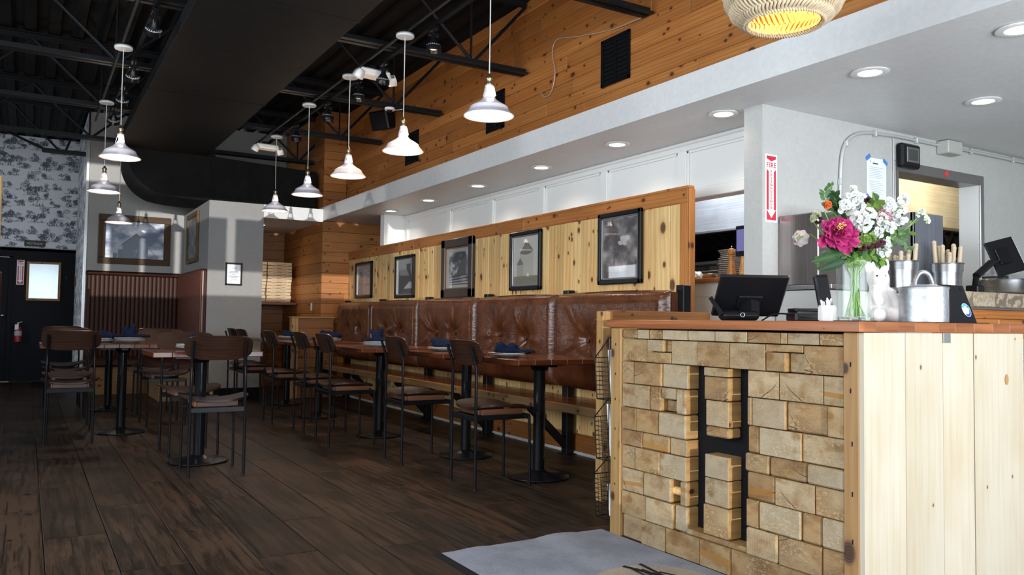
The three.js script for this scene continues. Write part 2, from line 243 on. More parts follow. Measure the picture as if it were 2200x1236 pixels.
// floor: sub-floor with the planks one by one where the photograph shows them
{
  const f = structGroup('floor', 'floor of dark weathered wide wooden planks');
  part(f, 'subfloor', b2(XL, XR, -0.15, -0.012, ZD - 0.2, ZF + 0.2), M.black);
  const W = 0.256; let x0 = -0.672;
  for (let i = 0; i < 17; i++) {
    const xa = x0 + i * W, xb = Math.min(xa + W, 3.66); if (xb - xa < 0.03) break;
    let z = -1.2 - ((i * 0.47) % 1) * 1.25;
    while (z > ZD) {
      const z1 = Math.max(z - 1.25, ZD); if (z - z1 < 0.05) break;
      const g = wood(cb(xb - xa - 0.003, 0.014, z - z1 - 0.003, 0.0022), 2, 'floor');
      part(f, 'plank', g, pick(M.floor), (xa + xb) / 2, -0.007, (z + z1) / 2); z = z1;
    }
  }
  const rest = part(f, 'floor_beyond_view', uvm(merge([b2(XL, -0.672, -0.02, -0.001, ZD, ZF), b2(-0.672, XR, -0.02, -0.001, -1.2, ZF), b2(3.66, XR, -0.02, -0.001, ZD, -1.2)]), 2, 2.4, 1.2), M.floor[0]); rest.userData.kind = 'stuff';
}
// roof deck with pressed ribs running down the room
{
  const sh = new THREE.Shape(); sh.moveTo(XL, 0.25); sh.lineTo(XL, 0);
  for (let x = XL; x < XR - 0.01; x += 0.2) { sh.lineTo(x + 0.09, 0); sh.lineTo(x + 0.11, 0.045); sh.lineTo(x + 0.18, 0.045); sh.lineTo(x + 0.2, 0); }
  sh.lineTo(XR, 0.25);
  const g = new THREE.ExtrudeGeometry(sh, { depth: ZF + 0.2 - (ZD - 0.2), bevelEnabled: false }); g.translate(0, CEIL, ZD - 0.2);
  struct('ceiling', g, M.deck, 'black ribbed metal roof deck above the dining room');
}
// outer walls
{
  const wl = structGroup('wall_left', 'plain side wall with a row of windows');
  part(wl, 'wall', plain(merge([b2(XL - 0.15, XL, 0, WT, -11.65, -5.15), b2(XL - 0.15, XL, 0, 0.9, -5.15, ZF), b2(XL - 0.15, XL, 2.9, WT, -5.15, ZF), b2(XL - 0.15, XL, 0.9, 2.9, 0.75, ZF), ...[-3.67, -2.2, -0.73].map((q) => b2(XL - 0.13, XL - 0.03, 0.9, 2.9, q - 0.04, q + 0.04)), b2(XL - 0.15, XL, 0, WT, ZD - 0.2, -12.5), b2(XL - 0.15, XL, 0, 0.9, -12.5, -11.65), b2(XL - 0.15, XL, 2.14, WT, -12.5, -11.65), b2(XL - 0.15, XL, 0.9, 2.14, -12.12, -12.02)])), M.wallGrey);
  for (const q of [-5.15, -3.63, -2.16, -0.69]) part(wl, 'pane', b2(XL - 0.09, XL - 0.084, 0.9, 2.9, q, q + 1.44), M.glass);
  part(wl, 'pane', b2(XL - 0.09, XL - 0.084, 0.9, 2.14, -12.5, -12.12), M.glass); part(wl, 'pane', b2(XL - 0.09, XL - 0.084, 0.9, 2.14, -12.02, -11.65), M.glass);
  struct('wall_right', plain(b2(XR, XR + 0.15, 0, WT, ZD - 0.2, ZF + 0.2)), M.wallGrey, 'plain wall closing the kitchen');
  const wf = structGroup('wall_front', 'street front with shop window and shaded windows');
  const z0 = ZF, z1 = ZF + 0.15;
  part(wf, 'wall', plain(merge([b2(XL, XR, 0, 0.15, z0, z1), b2(XL, 1.4, 0.15, 1.28, z0, z1), b2(1.2, 1.4, 1.28, WT, z0, z1), b2(4.6, XR, 0.15, WT, z0, z1), b2(1.4, 4.6, 2.25, WT, z0, z1), b2(-1.74, 1.2, 2.46, WT, z0, z1), b2(XL, -1.74, 2.23, 2.82, z0, z1), b2(XL, -1.74, 3.05, WT, z0, z1), b2(XL, -2.4, 1.28, 2.23, z0, z1)])), M.wallGrey);
  part(wf, 'pane', b2(1.4, 4.6, 0.15, 2.25, z0 + 0.06, z0 + 0.066), M.glass); part(wf, 'pane', b2(-2.4, 1.2, 1.28, 2.46, z0 + 0.06, z0 + 0.066), M.glass);
  let xa = -2.4; for (const [xb, g] of [[-2.09, 0.06], [-1.65, 0.05], [-1.21, 0.07], [-0.48, 0.1], [1.2, 0]]) { part(wf, 'roller_shade', b2(xa, xb, 1.58, 2.23, z0 + 0.02, z0 + 0.024), M.white); xa = xb + g; }
  tag(solo('neighbour_wall', 'blank wall across the street seen through the shop window', 'building', b2(1.25, 9, 0, 3.6, 3.6, 3.9), M.wallGrey), null, null);
  solo('neighbour_wall', 'wing wall of the next building outside the side windows', 'building', b2(-9, -2.7, 0, 4, 1.5, 1.7), M.wallGrey);
}
// far end: door wall with wallpaper, corridor side, wall with the big picture
{
  const wd = structGroup('wall_back', 'far wall, black below and toile wallpaper above');
  const dz = ZD;
  part(wd, 'wall', b2(XL, 0.9, 1.99, WT, dz - 0.15, dz), M.black);
  part(wd, 'wallpaper', uvm(b2(XL, 0.64, 2.05, CEIL, dz, dz + 0.012), 0, 1.12, 1.12), std({ map: T.toile, roughness: 0.8 }));
  part(wd, 'wallpaper_edge', b2(XL, 0.64, 2.035, 2.05, dz, dz + 0.016), M.wallGrey);
  part(wd, 'black_wall', b2(-0.2, 0.9, 0, 2.035, dz - 0.15, dz), M.doorBlack);
  part(wd, 'black_wall', b2(XL, -1.12, 0, 2.035, dz - 0.15, dz), M.doorBlack);
  part(wd, 'black_wall', b2(-1.12, -0.2, 1.9, 2.035, dz - 0.15, dz), M.doorBlack);
  const d = structGroup('door_1', 'black door beside the framed mirror under wallpaper');
  part(d, 'leaf', cb2(-1.11, -0.25, 0.01, 1.885, dz - 0.08, dz - 0.035, 0.004), M.doorBlack);
  part(d, 'jamb', merge([b2(-0.25, -0.2, 0, 1.9, dz - 0.1, dz + 0.012), b2(-1.12, -0.2, 1.885, 1.93, dz - 0.02, dz + 0.012)]), M.doorBlack);
  const kn = part(d, 'handle', sph(0.032, -0.31, 1.0, dz + 0.02), M.steel); part(kn, 'rose', new THREE.CylinderGeometry(0.03, 0.03, 0.05, 16).rotateX(Math.PI / 2).translate(-0.31, 1.0, dz - 0.015), M.steel);
  part(d, 'threshold', b2(-1.1, -0.2, 0, 0.012, dz - 0.05, dz + 0.03), M.brass);
  const wc = structGroup('wall_corridor', 'short corridor wall papered in toile beside the booth');
  part(wc, 'wall', b2(0.64, 0.78, 0, CEIL, dz, ZB - 0.001), M.wallGrey);
  part(wc, 'wallpaper', uvm(b2(0.632, 0.64, 0.1, CEIL, dz, ZB - 0.04), 2, 1.12, 1.12), std({ map: T.toile, roughness: 0.8 }));
  part(wc, 'corner_trim', cb2(0.622, 0.66, 0, 3.6, ZB - 0.05, ZB + 0.02, 0.004), std({ map: T.zinc, color: rgb(0.9, 0.89, 0.86), roughness: 0.35, metalness: 0.5 }));
  struct('wall_picture', plain(b2(0.66, XS + 0.1, 0, CEIL, ZB - 0.15, ZB)), M.wallGrey, 'grey plaster wall behind the corner booth with the barn picture');
  struct('wall_column', plain(b2(1.865, 2.52, 0, 2.44, ZB, ZC)), M.grey, 'grey plastered block between booth and take-out alcove');
  struct('baseboard_column', cb2(1.86, 2.53, 0, 0.15, ZC, ZC + 0.02, 0.003), M.black, 'black skirting under the grey plastered block');
  struct('trim_1', plain(b2(2.52, XS, SOF - 0.015, 2.44, ZB, ZC)), M.soffit, 'white header beam over the take-out alcove');
}
// dropped kitchen ceiling with its white edge, upper cedar wall above it
{
  struct('trim_2', plain(merge([b2(XS, XR, SOF, SOFT, -3.4, ZF), b2(XS, XR, SOF, SOFT, ZB, -3.4)])), M.soffit, 'white dropped ceiling and edge beam over counter and kitchen');
  const wu = structGroup('wall_upper', 'upper wall of horizontal knotty cedar boards above the white beam');
  part(wu, 'backing', b2(XU + 0.02, XU + 0.14, SOFT, CEIL, ZC, ZF), M.black);
  const rows = 12, h = (CEIL - SOFT) / rows;
  for (let r = 0; r < rows; r++) {
    let z = -0.6 + ((r * 0.61) % 1) * 1.7;
    while (z > ZC) { const z1 = Math.max(z - rr(1.1, 2.3), ZC); const g = wood(cb(0.02, h - 0.002, z - z1 - 0.002, 0.004), 2, 'cedar'); part(wu, 'board', g, pick(M.cedar), XU + 0.01, SOFT + (r + 0.5) * h, (z + z1) / 2); z = z1; }
  }
  const wc = structGroup('wall_cedar', 'cedar board box at the far end of the banquette');
  part(wc, 'backing', merge([b2(XS + 0.03, XU + 0.14, SOFT, CEIL, ZB, ZC - 0.02), b2(XS + 0.03, 4.6, 0, SOF - 0.001, ZB, ZC - 0.02)]), M.black);
  for (let r = 0; r < 12; r++) {
    const y = SOFT + (r + 0.5) * h;
    part(wc, 'board', wood(cb(XU - XS, h - 0.002, 0.02, 0.004), 0, 'cedar'), pick(M.cedar), (XS + XU) / 2, y, ZC - 0.01);
    part(wc, 'board', wood(cb(0.02, h - 0.002, ZC - ZB - 0.02, 0.004), 2, 'cedar'), pick(M.cedar), XS + 0.01, y, (ZB + ZC) / 2);
  }
  const n = 17, hl = (SOF - 0.002) / n;
  for (let r = 0; r < n; r++) {
    const y = (r + 0.5) * hl, br = () => pick(M.cedar), xm = rr(3.5, 4.2);
    part(wc, 'board', wood(cb(xm - XS, hl - 0.002, 0.02, 0.004), 0, 'cedar'), br(), (XS + xm) / 2, y, ZC - 0.01);
    part(wc, 'board', wood(cb(4.6 - xm, hl - 0.002, 0.02, 0.004), 0, 'cedar'), br(), (4.6 + xm) / 2, y, ZC - 0.01);
    part(wc, 'board', wood(cb(0.02, hl - 0.002, ZC - ZB - 0.02, 0.004), 2, 'cedar'), br(), XS + 0.01, y, (ZB + ZC) / 2 - 0.01);
    part(wc, 'board', wood(cb(XS - 2.52, hl - 0.002, 0.02, 0.004), 0, 'cedar'), br(), (XS + 2.52) / 2, y, ZB + 0.01);
  }
}
// white panelled wall behind the partition: panels over the pass, pass opening, panels below, return wall
{
  const XB = 3.98, w = structGroup('wall_pass', 'white panelled wall with the kitchen pass opening');
  part(w, 'wall', merge([b2(XB, XB + 0.12, 1.88, SOF, -9.22, KW - 0.14), b2(XB, XB + 0.12, 0, 1.3, -9.22, KW - 0.14), b2(XB, XB + 0.12, 1.3, 1.88, -9.22, -4.9)]), M.trimWhite);
  const z = [-3.42, -4.29, -5.2, -6.12, -7.05, -8.0, -9.17];
  part(w, 'rail', cb2(XB - 0.022, XB, 2.225, SOF - 0.001, -9.22, KW - 0.14, 0.006), M.trimWhite); part(w, 'crown', cb2(XB - 0.035, XB, 2.262, SOF - 0.001, -9.22, KW - 0.14, 0.01), M.trimWhite);
  part(w, 'rail', cb2(XB - 0.022, XB, 1.875, 1.95, -9.22, KW - 0.14, 0.006), M.trimWhite);
  for (const zz of z) part(w, 'stile', cb2(XB - 0.022, XB, 1.95, 2.225, zz - 0.045, zz + 0.045, 0.006), M.trimWhite);
  for (let i = 0; i < 6; i++) { const za = z[i] - 0.045, zb = z[i + 1] + 0.045, m = 0.018; part(w, 'moulding', merge([cb2(XB - 0.012, XB, 2.225 - m, 2.225, zb, za, 0.005), cb2(XB - 0.012, XB, 1.95, 1.95 + m, zb, za, 0.005), cb2(XB - 0.012, XB, 1.95, 2.225, za - m, za, 0.005), cb2(XB - 0.012, XB, 1.95, 2.225, zb, zb + m, 0.005)]), M.trimWhite); }
  for (let i = 0; i < 2; i++) { const za = z[i] - 0.05, zb = z[i + 1] + 0.05; part(w, 'lower_panel', merge([cb2(XB - 0.016, XB, 1.19, 1.2, zb, za, 0.003), cb2(XB - 0.016, XB, 0.9, 1.2, za - 0.012, za, 0.003), cb2(XB - 0.016, XB, 0.9, 1.2, zb, zb + 0.012, 0.003)]), M.trimWhite); }
  part(w, 'ledge', cb2(XB - 0.07, XB + 0.5, 1.285, 1.312, -4.9, KW - 0.14, 0.003), std({ map: T.cherry, color: rgb(0.9, 0.85, 0.7), roughness: 0.3 }));
  struct('wall_return', plain(b2(3.695, XB + 0.12, 0, SOF, -9.34, -9.22)), M.trimWhite, 'short white return wall at the end of the panelling');
}
// kitchen wall facing the street, with the service window
{
  const w = structGroup('wall_kitchen', 'pale grey kitchen wall with a steel-framed service window');
  const z0 = KW - 0.14, z1 = KW;
  part(w, 'wall', plain(merge([b2(3.635, 4.9, 0, SOF, z0, z1), b2(5.88, XR, 0, SOF, z0, z1), b2(4.9, 5.88, 0, 1.2, z0, z1), b2(4.9, 5.88, 2.06, SOF, z0, z1)])), M.kitchenWall);
  part(w, 'window_frame', merge([cb2(4.87, 5.92, 2.03, 2.1, z0 - 0.01, z1 + 0.012, 0.004), cb2(4.87, 4.915, 1.2, 2.04, z0 - 0.01, z1 + 0.012, 0.004), cb2(5.87, 5.92, 1.2, 2.04, z0 - 0.01, z1 + 0.012, 0.004)]), M.steelDull);
  part(w, 'window_reveal', b2(5.86, 5.87, 1.2, 2.03, z0, z1), std({ color: rgb(0.7, 0.7, 0.68), roughness: 0.5 }));
}
// kitchen room behind
{
  struct('wall_kitchen_back', uvm(b2(4.1, XR, 0, SOF, ZB, -7.6), 1, 1.1, 1.1), M.steelDull, 'steel clad back wall of the kitchen');
  const h = thing('extractor_hood', 'large stainless extractor hood with dark filters seen through the pass', 'hood', [5.35, 0, -5.5]);
  part(h, 'canopy', uvm(merge([cb2(-0.65, -0.6, 1.75, 2.28, -2.0, 1.5, 0.004), cb2(-0.65, 0.3, 1.75, 2.28, 1.45, 1.5, 0.004)]), 2, 1, 1), std({ map: T.steel, color: rgb(0.7, 0.76, 0.85), roughness: 0.5, metalness: 0.3 }));
  part(h, 'rim', merge([cb2(-0.67, -0.6, 1.735, 1.755, -2.0, 1.52, 0.003), cb2(-0.67, 0.3, 1.735, 1.755, 1.45, 1.52, 0.003)]), M.steel);
  part(h, 'filter_bed', bar([-0.6, 1.745, -0.25], [-0.2, 1.56, -0.25], 3.4, 0.01), M.black);
  for (let i = 0; i < 30; i++) part(h, 'filter_baffle', bar([-0.6, 1.735, -1.9 + i * 0.112], [-0.21, 1.552, -1.9 + i * 0.112], 0.045, 0.012), M.steelBlack);
  part(h, 'filter_back', b2(-0.2, -0.16, 1.52, 2.28, -2, 1.4), M.black);
  part(h, 'grease_rail', b2(-0.34, -0.2, 1.52, 1.545, -2, 1.4), M.steelDull);
  const b = thing('splashback', 'stainless splashback panels below the extractor hood', 'panel', [5.75, 0, -5.4]);
  for (let i = 0; i < 3; i++) part(b, 'panel', uvm(cb(0.02, 1.5, 0.89, 0.002), 1, 1, 1), M.steelDull, 0, 0.78, -1.4 + i * 0.9);
  const kl = thing('lit_hood', 'yellow lit second hood with dark filters behind the service window', 'hood', [6.5, 0, -3.98]);
  part(kl, 'canopy', uvm(b2(-0.85, 0.85, 1.84, 2.285, -0.05, 0), 0, 1, 1), std({ map: T.steel, color: rgb(0.8, 0.8, 0.79), roughness: 0.5, metalness: 0.2 })); part(kl, 'lip', cb2(-0.85, 0.85, 1.82, 1.845, -0.08, 0.03, 0.003), M.steelDull);
  for (let i = 0; i < 13; i++) part(kl, 'filter_baffle', bar([-0.8 + i * 0.125, 1.62, -0.06], [-0.74 + i * 0.125, 1.81, -0.03], 0.05, 0.04), M.steelBlack);
  part(kl, 'filter_back', b2(-0.85, 0.85, 1.58, 1.82, -0.16, -0.12), M.black); part(kl, 'grease_rail', cb2(-0.85, 0.85, 1.57, 1.6, -0.12, 0.02, 0.003), M.steelDull);
  part(kl, 'back_panel', uvm(b2(-0.85, 0.9, 0, 1.58, -0.2, -0.18), 1, 1, 1), std({ map: T.steel, color: rgb(0.5, 0.47, 0.44), roughness: 0.5, metalness: 0.5 }));
  part(kl, 'lamp_tube', new THREE.CylinderGeometry(0.015, 0.015, 0.7, 10).rotateZ(Math.PI / 2).translate(-0.2, 2.26, 0.42), glow(1, 0.8, 0.45, 3));
  const pl = new THREE.PointLight(rgb(1, 0.8, 0.45), 1.5, 0, 2); pl.position.set(6.3, 2.22, -3.56); scene.add(pl);
}
// ================================================================ OVERHEAD: joists, duct, tracks, lamps
{
  const zs = [-0.9, -2.55, -4.2, -5.8, -7.43, -9.05, -10.75, -11.9];
  const where = ['over the counter', 'next to the rattan lamp', 'whose end meets the cedar above the log counter', 'second past the log counter', 'crossing above the first emergency light', 'crossing beside the last black wall vent', 'in front of the grey picture wall', 'hanging over the toile corridor'];
  zs.forEach((z, k) => {
    const last = k === 7, xa = last ? 0.1 : XL + 0.01, xb = last ? 0.6 : XU - 0.02;
    const j = thing('roof_joist', `black open-web steel roof joist ${where[k]}`, 'joist', [0, 0, z], 0, 'roof joists');
    const y0 = 3.125, y1 = 3.69;
    part(j, 'top_chord', merge([bx((last ? 3.1 : xb - xa), 0.012, 0.05, last ? -0.95 : (xa + xb) / 2, y1 + 0.045, 0.032), bx((last ? 3.1 : xb - xa), 0.012, 0.05, last ? -0.95 : (xa + xb) / 2, y1 + 0.045, -0.032), bx((last ? 3.1 : xb - xa), 0.05, 0.008, last ? -0.95 : (xa + xb) / 2, y1 + 0.02, 0.012), bx((last ? 3.1 : xb - xa), 0.05, 0.008, last ? -0.95 : (xa + xb) / 2, y1 + 0.02, -0.012)]), M.joist);
    part(j, 'bottom_chord', merge([bx(xb - xa, 0.01, 0.05, (xa + xb) / 2, y0 - 0.02, 0.034), bx(xb - xa, 0.01, 0.05, (xa + xb) / 2, y0 - 0.02, -0.034), bx(xb - xa, 0.05, 0.008, (xa + xb) / 2, y0, 0.012), bx(xb - xa, 0.05, 0.008, (xa + xb) / 2, y0, -0.012)]), M.joist);
    if (last) { part(j, 'web', rod([0.3, y0, 0], [-0.25, y1, 0], 0.014), M.joist); part(j, 'web', rod([0.36, y0, 0], [0.55, y1, 0], 0.014), M.joist); part(j, 'web', rod([0.15, y0, 0], [-1.2, y1, 0], 0.016), M.joist); return; }
    const step = 0.62; let x = xb - 0.5, up = true; part(j, 'web', rod([xb - 0.5, y0, 0], [xb, y1, 0], 0.014), M.joist);
    while (x > xa + step) { part(j, 'web', rod([x, up ? y0 : y1, 0], [x - step, up ? y1 : y0, 0], 0.014), M.joist); if (up) part(j, 'web', rod([x - 0.02, y0, 0], [x - 0.02, y1, 0], 0.01), M.joist); x -= step; up = !up; }
  });
  // long black duct and its elbow down to the cross duct
  const d = thing('air_duct', 'wide flat black duct running the length of the dining room', 'duct', [0, 0, 0]);
  const zs2 = [0.9, -2.6, -5.1, -7.6, ZC - 0.08];
  for (let i = 0; i < 4; i++) part(d, 'section', uvm(cb2(0.84, 1.84, 2.985, 3.088, zs2[i + 1] + 0.003, zs2[i] - 0.003, 0.006), 2, 1.2, 1.2), M.duct);
  for (let i = 1; i < 4; i++) part(d, 'joint_band', cb2(0.835, 1.845, 2.981, 3.092, zs2[i] - 0.018, zs2[i] + 0.018, 0.003), M.duct);
  const e = thing('cross_duct', 'black duct elbow curving from the ceiling over the grey block', 'duct', [0, 0, 0]);
  const sh = new THREE.Shape(); sh.moveTo(0.95, 3.09); sh.lineTo(0.955, 2.93); sh.quadraticCurveTo(0.99, 2.6, 1.27, 2.49); sh.quadraticCurveTo(1.45, 2.447, 1.78, 2.445); sh.lineTo(3.2, 2.475); sh.lineTo(3.2, 2.93); sh.lineTo(1.95, 2.985); sh.lineTo(1.86, 3.09); sh.closePath();
  part(e, 'body', new THREE.ExtrudeGeometry(sh, { depth: 0.85, bevelEnabled: true, bevelSize: 0.006, bevelThickness: 0.006, bevelSegments: 1, curveSegments: 24 }).translate(0, 0, -11.26), M.duct);
  for (const x of [1.9, 2.35]) part(e, 'seam', b2(x - 0.012, x + 0.012, 2.49, 2.96, -10.41, -10.39), M.duct);
}
// two lighting tracks with spot heads
function track(x, z0, z1, label) { const t = thing('lighting_track', label, 'track', [0, 0, 0]); part(t, 'rail', cb2(x + 0.1, x + 0.13, 3.07, 3.096, z1, z0, 0.003), M.black); part(t, 'conduit', rod([x, 3.083, z0], [x, 3.083, z1], 0.012), M.joist); return t; }
track(2.28, -1.0, -9.9, 'black lighting track and conduit above the banquette tables'); track(0.56, -1.0, -9.6, 'black lighting track and conduit above the left tables');
function spot(x, z, lit, label, tilt = 0) {
  const t = thing('track_spotlight', label, 'spotlight', [x, 3.066, z], 0, lit ? 'lit track spotlights' : 'unlit track spotlights');
  part(t, 'adapter', merge([cb2(-0.02, 0.02, -0.02, 0, -0.05, 0.05, 0.003), rod([0, -0.02, 0], [0, -0.07, 0], 0.008), bar([-0.035, -0.05, 0], [0.035, -0.05, 0], 0.03, 0.02)]), M.steelBlack);
  const h = part(t, 'housing', lathe([[0.018, 0], [0.02, -0.03], [0.052, -0.075], [0.055, -0.08], [0.055, -0.115], [0.049, -0.115], [0.048, -0.08], [0.02, -0.04], [0.018, 0]], 24), M.steelBlack, 0, -0.055, 0); h.rotation.x = tilt;
  const c = part(h, 'cowl', lathe([[0.022, -0.035], [0.0545, -0.078]], 20), std({ color: rgb(0.4, 0.4, 0.4), roughness: 0.4, side: THREE.DoubleSide }));
  part(h, 'bulb', new THREE.SphereGeometry(0.036, 16, 8).scale(1, 0.4, 1).translate(0, -0.088, 0), lit ? M.spotBulb : std({ color: rgb(0.25, 0.25, 0.26), roughness: 0.2 }));
  if (lit) { const l = new THREE.SpotLight(rgb(1, 0.7, 0.4), 6, 0, 0.6, 0.6, 2); l.position.set(x, 2.86, z); l.target.position.set(x, 0, z); scene.add(l, l.target); }
}
spot(2.395, -5.12, true, 'lit orange track spotlight beside the second pendant from the rattan lamp'); spot(2.395, -6.62, true, 'lit orange track spotlight next to the emergency light');
spot(2.395, -6.05, false, 'dark track spotlight in front of the near emergency light', 0.2); spot(2.395, -7.45, false, 'dark track spotlight between third and fourth banquette pendants'); spot(2.395, -8.5, false, 'dark track spotlight past the fourth banquette pendant');
spot(0.675, -5.85, false, 'big dark spotlight heading the left track', 0.7); spot(0.675, -7.1, false, 'dark spotlight on the left track behind a pendant canopy', 0.7); spot(0.675, -7.95, false, 'dark spotlight on the left track, third in the line', 0.7); spot(0.675, -8.8, false, 'dark spotlight on the left track, last in the line', 0.7);

// enamel pendants
function pendantProto() {
  const t = new THREE.Group();
  part(t, 'shade', lathe([[0.034, 0.112], [0.039, 0.1], [0.055, 0.086], [0.08, 0.071], [0.103, 0.057], [0.112, 0.05], [0.116, 0.036], [0.13, 0.017], [0.148, 0.002], [0.1485, -0.002], [0.146, -0.002], [0.128, 0.013], [0.1135, 0.033], [0.109, 0.048], [0.1, 0.054], [0.078, 0.068], [0.053, 0.083], [0.036, 0.097], [0.034, 0.112]], 48), M.enamel);
  for (let i = 0; i < 3; i++) { const a = i * 2.0944 + 0.9, c = Math.cos(a), s = Math.sin(a); part(t, 'neck_rib', bar([c * 0.036, 0.112, s * 0.036], [c * 0.022, 0.168, s * 0.022], 0.022, 0.004), M.enamel); }
  part(t, 'neck_ring', ring(0.014, 0.0245, 0.02, 24), M.enamel, 0, 0.16, 0);
  part(t, 'bulb', lathe([[0.001, 0.066], [0.018, 0.07], [0.027, 0.085], [0.028, 0.1], [0.022, 0.12], [0.013, 0.14], [0.012, 0.162], [0.001, 0.164]], 20), M.bulb);
  part(t, 'socket', lathe([[0.001, 0.176], [0.02, 0.176], [0.021, 0.19], [0.017, 0.194], [0.017, 0.212], [0.022, 0.216], [0.022, 0.226], [0.012, 0.234], [0.008, 0.25], [0.001, 0.252]], 20), M.brass);
  return t;
}
const pendants = [[2.275, -4.09, 2.2, 'first from the rattan lamp'], [2.28, -5.36, 2.215, 'second from the rattan lamp'], [2.285, -6.53, 2.21, 'third from the rattan lamp'], [2.265, -7.62, 2.19, 'fourth from the rattan lamp'], [2.36, -9.16, 2.215, 'fifth from the rattan lamp, by the grey block'], [0.57, -6.78, 2.21, 'above the table with the stacked plates'], [0.595, -8.62, 2.195, 'above the far left table'], [0.875, -10.3, 2.085, 'hanging before the barn picture']];
for (const [x, z, y, w] of pendants) {
  const t = pendantProto(); t.name = numbered('pendant_lamp'); t.position.set(x, y, z); scene.add(t); tag(t, `white enamel pendant lamp, ${w}`, 'pendant lamp', 'white enamel pendants');
  const top = (z < -10 ? 2.955 : 3.07) - y; part(t, 'cord', tube([[0, 0.25, 0], [rr(-0.004, 0.004), 0.5, rr(-0.004, 0.004)], [0, top - 0.02, 0]], 0.0035, 6, 8), M.cord);
  const c = part(t, 'canopy', lathe([[0.001, -0.024], [0.062, -0.024], [0.066, -0.02], [0.066, 0], [0.001, 0]], 28), M.white, 0, top, 0); part(c, 'box', cyl(0.05, 0.05, 0.02, 18, 0, 0.01, 0), M.black);
  const l = new THREE.PointLight(rgb(1, 0.74, 0.52), 1.3, 0, 2); l.position.set(x, y + 0.09, z); l.shadow.radius = 1.2; scene.add(l);
}
// emergency lights
function emergency(x, z, label) {
  const t = thing('emergency_light', label, 'emergency light', [x, 2.98, z], 0.1);
  part(t, 'body', cb2(-0.13, 0.13, 0, 0.055, -0.07, 0.07, 0.012), M.white); part(t, 'mount', cyl(0.05, 0.05, 0.03, 16, 0, 0.07, 0), M.black);
  for (const s of [-1, 1]) { const h = part(t, 'lamp_head', lathe([[0.02, 0.05], [0.035, 0.045], [0.045, 0.02], [0.05, -0.02], [0.046, -0.022], [0.001, -0.022]], 4), M.white, s * 0.15, -0.015, 0.05); h.rotation.set(0.7, 0.785, s * 0.5); part(h, 'lens', new THREE.CylinderGeometry(0.044, 0.044, 0.006, 4).translate(0, -0.024, 0), std({ color: rgb(0.65, 0.64, 0.6), roughness: 0.3 })); }
}
emergency(2.36, -6.2, 'white two-headed emergency light beside the lit spotlight'); emergency(2.34, -9.55, 'white two-headed emergency light above the cross duct');
// recessed downlights
const downs = [[3.62, -1.83, 'at the street end of the dropped ceiling'], [3.62, -2.55, 'before the kitchen wall, over the flowers'], [4.61, -2.53, 'before the service window'], [3.605, -3.54, 'first past the kitchen wall corner'], [3.6, -4.57, 'second past the kitchen wall corner'], [3.625, -5.61, 'third past the kitchen wall corner'], [3.63, -6.72, 'fourth past the kitchen wall corner'], [3.635, -7.83, 'fifth past the kitchen wall corner'], [3.63, -8.86, 'last one, against the white return wall'], [2.7, -11.1, 'small one inside the take-out alcove']];
downs.forEach(([x, z, w], i) => {
  const y = i === 9 ? SOF - 0.015 : SOF, k = i === 9 ? 0.55 : 1;
  const t = thing('downlight', `round recessed ceiling downlight, ${w}`, 'downlight', [x, y, z], 0, 'recessed downlights');
  part(t, 'trim_ring', ring(0.058 * k, 0.092 * k, 0.008, 36), M.white, 0, -0.008, 0); part(t, 'lamp_disc', cyl(0.06 * k, 0.06 * k, 0.004, 32, 0, -0.004, 0), M.downDisc);
  const l = new THREE.SpotLight(rgb(1, 0.88, 0.72), 1.1, 0, 1.2, 0.8, 2); l.position.set(x, y - 0.02, z); l.target.position.set(x, 0, z); l.shadow.radius = 2; scene.add(l, l.target);
});
